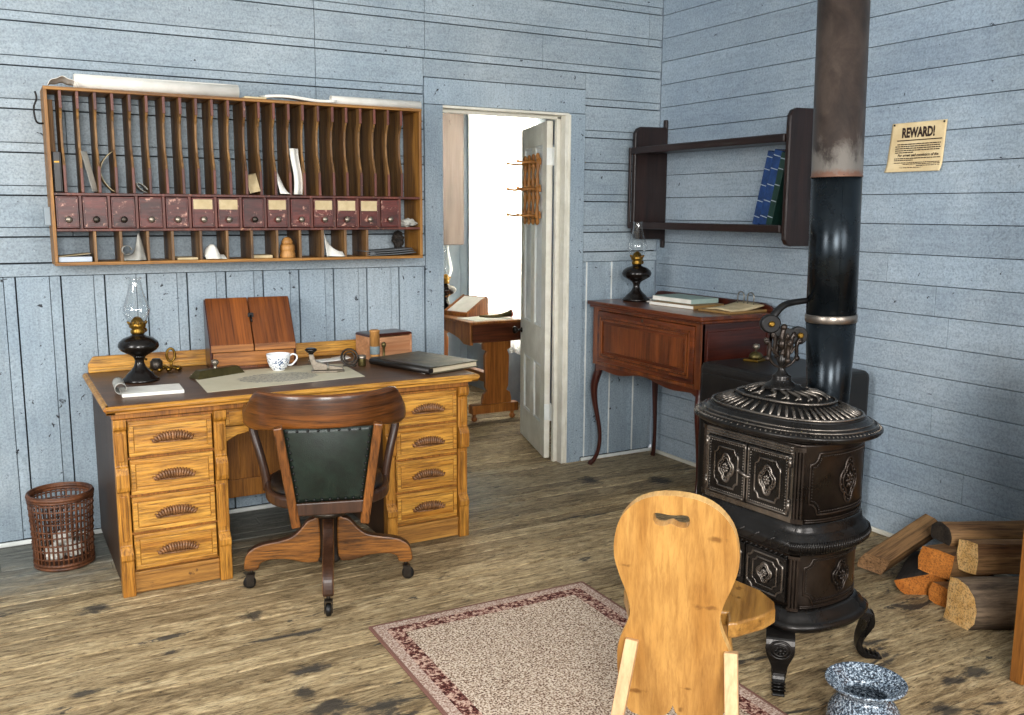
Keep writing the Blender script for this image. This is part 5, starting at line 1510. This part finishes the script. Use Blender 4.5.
# split firewood
def log(label, E, axis, L, outline, roll, end, bark, pitch=0, skew=.45, cat='log'):
    """outline in the cross plane (a,b), first 'nb' points carry bark; axis: heading in plan"""
    c = (E[0]+cos(axis)*cos(pitch)*L/2, E[1]+sin(axis)*cos(pitch)*L/2, E[2]+sin(pitch)*L/2)
    r = thing('firewood_log', label, cat, c, axis, 'firewood')
    r.rotation_euler = (0, -pitch, axis)
    cr, sr = cos(roll), sin(roll)
    ol, nb = outline
    ol = [(a*cr-b2*sr, a*sr+b2*cr) for a, b2 in ol]
    n = len(ol); K = 7
    vs = []
    for k in range(K):
        x = -L/2+L*k/(K-1)
        for i, (a, b2) in enumerate(ol):
            w = 1+.07*mnoise.noise(Vector((k*.7+i*.35, c[0]*9, c[1]*7))) if 0 < k < K-1 else 1
            vs.append((x-(skew*a*(1-k/(K-1))**2)+(.008*mnoise.noise(Vector((i*.9, c[1]*5, k)))), a*w, b2*w))
    bk = MB(); sp = MB(); bk.add(vs, []); sp.add(vs, [])
    for k in range(K-1):
        for i in range(n):
            j = (i+1) % n; f = [k*n+i, k*n+j, (k+1)*n+j, (k+1)*n+i]
            m = bk if i < nb else sp
            m.f.append(f); m.s.append(i < nb)
    def clean(m):
        used = sorted({i for f in m.f for i in f}); mp = {u: k for k, u in enumerate(used)}
        m.v = [m.v[u] for u in used]; m.f = [[mp[i] for i in f] for f in m.f]
        return m
    body = MB(); body.add(vs, [])
    body.f = bk.f+sp.f; body.s = bk.s+sp.s
    nfb = len(bk.f)
    e0 = [i for i in reversed(range(n))]; e1 = [(K-1)*n+i for i in range(n)]
    body.f += [e0, e1]; body.s += [False, False]
    o = part(body, 'log_wood', M['split'], r)
    o.data.materials.clear()
    for m in (bark, M['split'], end): o.data.materials.append(m)
    # face order survives recalc_face_normals
    for i, p in enumerate(o.data.polygons): p.material_index = 0 if i < nfb else (2 if i >= len(body.f)-2 else 1)
    return r
def arc(R, a0, a1, n): return [(R*cos(math.radians(a0+(a1-a0)*k/n)), R*sin(math.radians(a0+(a1-a0)*k/n))) for k in range(n+1)]
def wedge(R, a0, a1): return (arc(R, a0, a1, 10)+[(.012, .004)], 10)
def halfr(R): return (arc(R, 0, 180, 12), 12)
def quarter(w, h): return ([(w/2, -h/2), (w/2+.008, 0), (w/2, h/2), (0, h/2+.006), (-w/2, h/2), (-w/2-.004, 0), (-w/2, -h/2), (0, -h/2-.004)], 2)
bark_out = ([(.055, -.088), (.083, -.05), (.088, 0), (.072, .045), (.04, .078), (-.005, .088), (-.04, .082), (-.052, .03), (-.05, -.03), (-.06, -.088)], 7)
bark_out = ([(-a, b) for a, b in bark_out[0]], 7)
log('thick bark log with yellow sawn end at the front of the firewood', (3.066, 2.057, .0885), math.radians(-27), .36, bark_out, 0, M['end_yellow'], M['bark'], 0, .30)
log('half log with broad orange sawn face at the left of the firewood pile', (3.185, 2.305, .076), math.radians(28), .34, (arc(.092, 178, 362, 12), 13), math.radians(-14), M['end_orange'], M['bark_dark'], 0, .55)
log('long split log leaning up at the far left of the firewood', (3.185, 2.535, .05), math.radians(0), .38, quarter(.085, .075), .5, M['end_brown'], M['split'], math.radians(17), .7)
log('square split log with small orange end in the middle of the pile', (3.215, 2.265, .142), math.radians(-16), .30, quarter(.105, .10), .1, M['end_orange'], M['split'], 0, .6)
log('split log with upright yellow end above the front bark log', (3.245, 2.150, .200), math.radians(-27), .36, quarter(.07, .12), -.05, M['end_yellow'], M['split'], 0, .5)
log('long brown log with dark end lying across the top of the pile', (3.30, 2.31, .228), math.radians(-27), .52, (arc(.055, -40, 200, 12), 12), .2, M['bark_dark'], M['split'], 0, .3)
log('small orange sawn end low between the half log and bark log', (3.165, 2.205, .040), math.radians(-25), .24, quarter(.07, .075), .1, M['end_orange'], M['split'])

# oak cabinet at the right edge of the view
def build_cabinet():
    X0, X1, Y0, Y1 = 2.84, 3.60, 1.02, 1.70
    r = thing('oak_cabinet', 'golden oak cabinet corner cut off by the right edge', 'cabinet', ((X0+X1)/2, (Y0+Y1)/2, 0))
    a, b_ = (X1-X0)/2, (Y1-Y0)/2; H = 1.05
    part(MB().box(-a+.012, a, -b_+.01, b_-.008, .02, H), 'carcass', M['oak_brown'], r, .002)
    for y0 in (-b_, b_-.045): part(MB().box(-a, -a+.045, y0, y0+.045, 0, H), 'corner_post', M['oak_brown'], r, .004)
    part(MB().box(-a+.004, -a+.02, -b_+.045, b_-.045, .03, .11).box(-a+.004, -a+.02, -b_+.045, b_-.045, H-.07, H), 'rail', M['oak'], r, .003)
    part(MB().box(-a-.02, a, -b_-.02, b_+.02, H, H+.025), 'cabinet_top', M['oak'], r, .005)
    for y0, y1 in ((-b_+.05, -.003), (.003, b_-.05)):
        d = MB().box(-a+.003, -a+.018, y0, y1, .115, H-.075)
        o = part(d, 'door', M['oak_v'], r, .003)
        part(MB().box(-a-.003, -a+.003, y0+.05, y1-.05, .17, H-.13), 'door_panel', M['oak_v'], o, .004)
        part(MB().lathe([(.008, 0), (.006, .008), (.014, .018), (.010, .026)], 16, frame((-a+.003, y1-.025 if y1 < .1 else y0+.025, .6), (0, 1, 0), (0, 0, 1), (-1, 0, 0))), 'knob', M['brass_old'], o)
build_cabinet()

# ================================================================== pigeonhole letter sorter on the back wall
SX0, SX1, SY0, SY1, SZ = .256, 1.966, 4.442, 4.650, 1.277
def build_sorter():
    cx, cy = (SX0+SX1)/2, (SY0+SY1)/2
    r = thing('letter_sorter', 'wide wooden pigeonhole letter sorter with red drawers on the blue wall', 'sorter', (cx, cy, SZ))
    W = (SX1-SX0)/2; D = (SY1-SY0)/2
    for z in (0, .733): part(MB().box(-W, W, -D-.004, D, z, z+.014), 'frame_board', M['sorter_frame'], r, .002)
    for x in (-W, W-.014): part(MB().box(x, x+.014, -D-.003, D, .014, .733), 'frame_side', M['sorter_frame_v'], r, .002)
    for z in (.146, .298): part(MB().box(-W+.014, W-.014, -D, D, z, z+.012), 'inner_shelf', M['red_edge'], r, .002)
    xs = [.317, .385, .452, .521, .590, .660, .731, .799, .868, .938, 1.010, 1.082, 1.147, 1.217, 1.288, 1.356, 1.429, 1.502, 1.569, 1.641, 1.714, 1.785, 1.857, 1.912]
    rr = random.Random(2)
    for x in xs[:-1]:
        k = rr.uniform(-.006, .006)
        front = [(-D, .311), (-D, .42+k), (-D+.010, .45), (-D+.028, .50), (-D+.034, .56), (-D+.026, .62), (-D+.008, .655), (-D+.002, .665), (-D+.002, .732)]
        o = part(MB().prism(front+[(D, .732), (D, .311)], -.005, .005, 'x'), 'divider', M['sorter'], r, .0015)
        o.location.x = x-cx; o.rotation_euler.z = rr.uniform(-.012, .012)
        part(MB().box(-.0058, .0058, -D-.002, -D+.006, .311, .42+k), 'edge_strip', M['red_edge'], o, .001)
        part(MB().box(-.0058, .0058, -D-.001, -D+.006, .66, .732), 'edge_strip', M['red_edge'], o, .001)
    bounds = [.268, .370, .483, .596, .709, .821, .935, 1.048, 1.162, 1.274, 1.386, 1.501, 1.619, 1.732, 1.842]
    for x in bounds[1:]:
        part(MB().box(x-cx-.006, x-cx+.006, -D, D, .158, .298), 'drawer_divider', M['red_edge'], r, .001)
    tan_on = {5, 6, 8, 10, 11, 12}
    for i in range(14):
        x0, x1 = bounds[i]-cx+.009, bounds[i+1]-cx-.009
        if i == 0: x0 = -W+.018
        o = part(MB().box(x0, x1, -D-.004, D-.03, .161, .294), 'drawer', M['red_worn'], r, .003)
        fr = MB(); g = .005
        for (a, b, c, d) in ((x0, x1, .161, .161+g), (x0, x1, .294-g, .294), (x0, x0+g, .161+g, .294-g), (x1-g, x1, .161+g, .294-g)): fr.box(a, b, -D-.008, -D-.004, c, d)
        part(fr, 'drawer_edge', M['red_worn'], o, .001)
        if i in tan_on:
            part(MB().box(x0+.006, x1-.006, -D-.0055, -D-.0042, .236+.008*rr.random(), .287), 'paper_label', M['paper_tan'], o)
        kx = (x0+x1)/2+rr.uniform(-.004, .004)
        part(MB().lathe([(.007, 0), (.007, .006), (.013, .012), (.0145, .018), (.011, .024), (.003, .026)], 16, frame((kx, -D-.004, .197), (1, 0, 0), (0, 0, 1), (0, -1, 0))), 'knob', M['knob'] if i not in (1, 2, 7) else M['steel_dark'], o)
    for x in (.419, .524, .636, .740, .864, .982, 1.095, 1.214, 1.326, 1.437, 1.553, 1.666):
        part(MB().box(x-cx-.006, x-cx+.006, -D, D, .014, .146), 'lower_divider', M['sorter'], r, .0015)
    part(MB().tube(catmull([(-W-.002, -.02, .60), (-W-.028, -.03, .605), (-W-.035, -.03, .66), (-W-.022, -.03, .70), (-W-.026, -.03, .73)], 5), .004, 8), 'wire_hook', M['black_iron'], r)
    part(MB().box(-W-.024, -W, -.03, .03, .17, .25), 'side_cleat', M['greyblue'], r, .003)
build_sorter()

SH = SZ+.3105     # floor of the tall holes
SB_ = SZ+.0145    # floor of the low holes
SM = SZ+.1585
def sheet(name, label, fn, mat, loc, rz=0, th=.0012, nu=14, nv=8, group=None, cat='paper'):
    return solo(MB().grid(fn, nu, nv, th), name, M[mat], label, cat, loc, rz, group)
r = thing('narrow_ledger', 'narrow black book standing in the leftmost pigeonhole', 'book', (.292, 4.53, SH))
part(MB().box(-.019, .016, -.075, .075, 0, .004).box(-.019, -.015, -.075, .075, .004, .17).box(.012, .016, -.075, .075, .004, .17).box(-.015, .012, -.075, -.068, .004, .17), 'cover', M['black_leather'], r, .002)
part(MB().box(-.014, .011, -.067, .07, .005, .165), 'page_block', M['pages'], r)
part(MB().box(-.012, .008, -.0765, -.0752, .125, .131), 'gilt_label', M['brass'], r)
solo(MB().box(-.010, .010, -.0025, .0025, 0, .40), 'wooden_ruler', M['sorter_frame_v'], 'upright brown wooden ruler in the leftmost pigeonhole', 'ruler', (.290, 4.625, SH), 0, None, .001)
sheet('slanting_card', 'slanting grey card slip in the third pigeonhole from the left', lambda u, v: (.018-.036*v+.026*(u-.5), -.06+.03*u, .004+.17*v), 'paper_grey', (.418, 4.52, SH+.002), 0, .0012)
sheet('curled_slip', 'curved tan paper loop in the fourth pigeonhole from the left', lambda u, v: (.024-.052*sin(PI*v)**.8*1.0+.0*u, -.06+.09*u, .005+.17*v), 'paper_tan', (.488, 4.51, SH+.002), 0, .0014, 6, 20)
sheet('paper_curl', 'small grey paper curl in the sixth pigeonhole from the left', lambda u, v: (.022*cos(.6+v*5.4), -.06+.10*u, .023-.022*cos(v*5.2)*.9), 'paper_grey', (.625, 4.50, SH+.002), 0, .001, 6, 20)
sheet('folded_note', 'pale folded note in a middle pigeonhole left of the tall one', lambda u, v: (-.026+.050*v, -.07+.02*sin(v*3)+.08*u, .003+.085*u*1.0+.012*v), 'paper_tan', (1.115, 4.49, SH+.002), 0, .001)
sheet('bent_leaf', 'bent pale leaf of paper beside the tall folded paper', lambda u, v: (-.024+.048*v-.01*u, -.055+.07*u, .004+(.13-.115*v**1.4)*u+.0), 'paper', (1.253, 4.47, SH+.002), 0, .001)
sheet('tall_folded_paper', 'tallest folded white paper standing in the sorter', lambda u, v: (-.022+.044*u+.006*sin(v*5), -.085-.010*sin(PI*u*1.6)+.03*v, .003+.215*v), 'paper', (1.322, 4.525, SH+.002), 0, .0015)
# low row
r = thing('paper_stack', 'bluish flat papers in the lower left pigeonhole', 'papers', (.338, 4.53, SB_+.0005))
part(MB().box(-.066, .066, -.08, .08, 0, .022), 'sheets', M['paper_blue'], r, .003)
part(MB().grid(lambda u, v: (-.066+.13*u, -.08+.15*v, .0235+.012*u), 6, 4, .001), 'top_sheet', M['paper_tan'], r)
sheet('curled_receipt', 'white paper with curled corner in the third low pigeonhole', lambda u, v: (-.046+.092*u, -.075+.05*v+.012*sin(u*8), .003+v*(.022+.10*math.exp(-((u-.76)/.20)**2))), 'paper_grey', (.578, 4.50, SB_+.002), 0, .001, 16, 6)
sheet('curled_scrap', 'tight scroll of grey paper in the third low pigeonhole', lambda u, v: (-.03+.02*cos(v*5.5), -.05+.06*u, .05+.02*sin(v*5.5)), 'paper_grey', (.572, 4.45, SB_+.0), 0, .001, 4, 16)
solo(MB().box(-.046, .046, -.07, .07, 0, .010), 'tan_card', M['paper_tan'], 'thin tan card in the fifth low pigeonhole', 'card', (.802, 4.53, SB_), .05, None, .002)
sheet('crumpled_note', 'crumpled white note in the sixth low pigeonhole', lambda u, v: (-.046+.092*u, -.075+.06*v+.010*sin(u*9), .003+v*(.016+.048*sin(PI*min(u*1.25, 1))**.7)), 'paper', (.925, 4.49, SB_+.002), 0, .002, 18, 8)
solo(MB().box(-.045, .045, -.06, .06, 0, .014), 'brown_card', M['paper_tan'], 'tan card stack left of the turned wooden bell shape', 'card', (1.155, 4.53, SB_), -.05, None, .002)
r = thing('wooden_spool', 'bell-shaped turned wooden spool in a low pigeonhole', 'spool', (1.27, 4.475, SB_))
part(MB().lathe([(.036, 0), (.038, .004), (.037, .02), (.033, .028), (.033, .034), (.036, .038), (.033, .06), (.028, .064)], 26), 'flange', M['cork'], r)
part(MB().lathe([(.028, .0645), (.026, .08), (.018, .093), (.008, .098)], 26), 'cap', M['cork'], r)
sheet('torn_letter', 'torn white letter curling up right of the wooden spool', lambda u, v: (-.045+.09*u, -.07+.04*v+.01*sin(u*6), .003+v*(.022+.09*(1-u)**2.4)), 'paper', (1.495, 4.49, SB_+.002), 0, .0012, 16, 6)
r = thing('grey_folders', 'dark grey folded papers in the widest low pigeonhole', 'papers', (1.80, 4.52, SB_+.0005))
for k in range(3):
    part(MB().grid(lambda u, v: (-.125+.25*u-.01*k, -.085+.15*v, .006+k*.010+.012*u*u), 8, 4, .004), 'folded_sheet', M['paper_dark'], r)
part(MB().ball((-.105, -.08, .012), .018, .012, .010), 'clip', M['paper_dark'], r)
r = thing('rag_bundle', 'crumpled grey cloth in the open cell right of the red drawers', 'cloth', (1.90, 4.475, SM+.022))
part(crumple(.032, 8.3, .62), 'cloth', M['paper_grey'], r)
r.scale = (1.35, 1.0, 1.0)
solo(crumple(.030, 2.7, 1.5), 'dried_plant', M['bark_dark'], 'dark dried sprig at the right end of the lowest row', 'sprig', (1.895, 4.60, SB_+.075), .2)

# on top of the sorter
ST = SZ+.7475
def flake(u, v):
    return (-.06+.12*u, -.05+.1*v, .004+.040*sin(PI*u)**.6*(.75+.25*sin(v*3+1))+.003*sin(u*16))
sheet('torn_parchment', 'torn tan scrap of paper on the top left of the sorter', flake, 'paper', (.335, 4.50, ST+.0), 0, .002, 16, 6)
r = thing('paper_roll', 'long white paper roll on the left of the sorter top', 'paper roll', (.725, 4.50, ST+.031))
F = frame((0, 0, 0), (0, 1, 0), (0, 0, 1), (1, 0, 0))
part(MB().lathe([(.0305, -.345), (.0305, .345), (.02, .345), (.02, -.345)], 26, F, caps=False), 'roll', M['paper'], r)
part(MB().grid(lambda u, v: (-.34+.68*u, .0315*sin(-.6+v*1.6), .0318*cos(-.6+v*1.6)+.002*v), 10, 8, .001), 'loose_edge', M['paper'], r)
solo(MB().box(-.05, .05, -.06, .06, 0, .008), 'flat_card', M['paper_tan'], 'flat tan card between the two white rolls on the sorter', 'card', (1.135, 4.50, ST), 0, None, .002)
sheet('long_sheet', 'flat wavy white sheet on the sorter top right of the card', lambda u, v: (-.17+.34*u, -.06+.12*v, .020+.006*sin(u*6)+.008*v), 'paper', (1.355, 4.505, ST), 0, .012, 16, 4)
r = thing('paper_roll', 'thin white paper roll on the right end of the sorter top', 'paper roll', (1.745, 4.49, ST+.021))
part(MB().lathe([(.021, -.235), (.021, .235), (.013, .235), (.013, -.235)], 24, F, caps=False), 'roll', M['paper'], r)

# ================================================================== camera and light
cam = bpy.data.cameras.new('camera'); co = bpy.data.objects.new('camera', cam); COL.objects.link(co)
PT, RO, YW, FPX = .155972143, .00495792655, .512085589, 933.165
fw = Vector((sin(YW)*cos(PT), cos(YW)*cos(PT), -sin(PT)))
rt = Vector((cos(YW), -sin(YW), 0)); upv = rt.cross(fw)
r2 = rt*cos(RO)+upv*sin(RO); u2 = -rt*sin(RO)+upv*cos(RO)
co.matrix_world = frame((0, 0, 1.52), r2, u2, -fw)
cam.sensor_fit = 'HORIZONTAL'; cam.sensor_width = 36; cam.lens = 36*FPX/1024
cam.clip_start = .05
scene.camera = co

def area(name, loc, tgt, sx, sy, power, col=(1, 1, 1)):
    l = bpy.data.lights.new(name, 'AREA'); l.shape = 'RECTANGLE'; l.size = sx; l.size_y = sy
    l.energy = power; l.color = col
    o = bpy.data.objects.new(name, l); COL.objects.link(o)
    d = Vector(tgt)-Vector(loc)
    o.matrix_world = Matrix.LocRotScale(Vector(loc), d.to_track_quat('-Z', 'Y'), None)
    return o
area('front_flash_fill', (-.35, -1.3, 2.0), (1.7, 3.6, .9), 1.2, 1.3, 165, (1, .985, .95))  # unseen flash-like fill added behind the camera to brighten the sorter's interior
area('side_fill_light', (2.2, -1.7, 2.1), (2.2, 3.5, .8), 1.2, 1.5, 60, (1, .99, .97))  # soft fill lamp added behind the camera, no window is built there
area('left_window_light', (-2.0, 1.9, 1.9), (2.6, 3.0, 1.1), 1.1, 1.5, 85, (1, .98, .95))
area('annex_daylight', (XR+.75, 6.59, 1.75), (3.0, 6.45, 1.1), 1.1, 2.0, 480, (1, .985, .96))
w = bpy.data.worlds.new('world'); scene.world = w; w.use_nodes = True
bg = w.node_tree.nodes['Background']; bg.inputs[0].default_value = (.93, .96, 1, 1); bg.inputs[1].default_value = .5
scene.view_settings.view_transform = 'Standard'
try: scene.view_settings.look = 'None'
except Exception: pass
scene.view_settings.gamma = 1; scene.view_settings.use_curve_mapping = False
scene.view_settings.exposure = 0.28
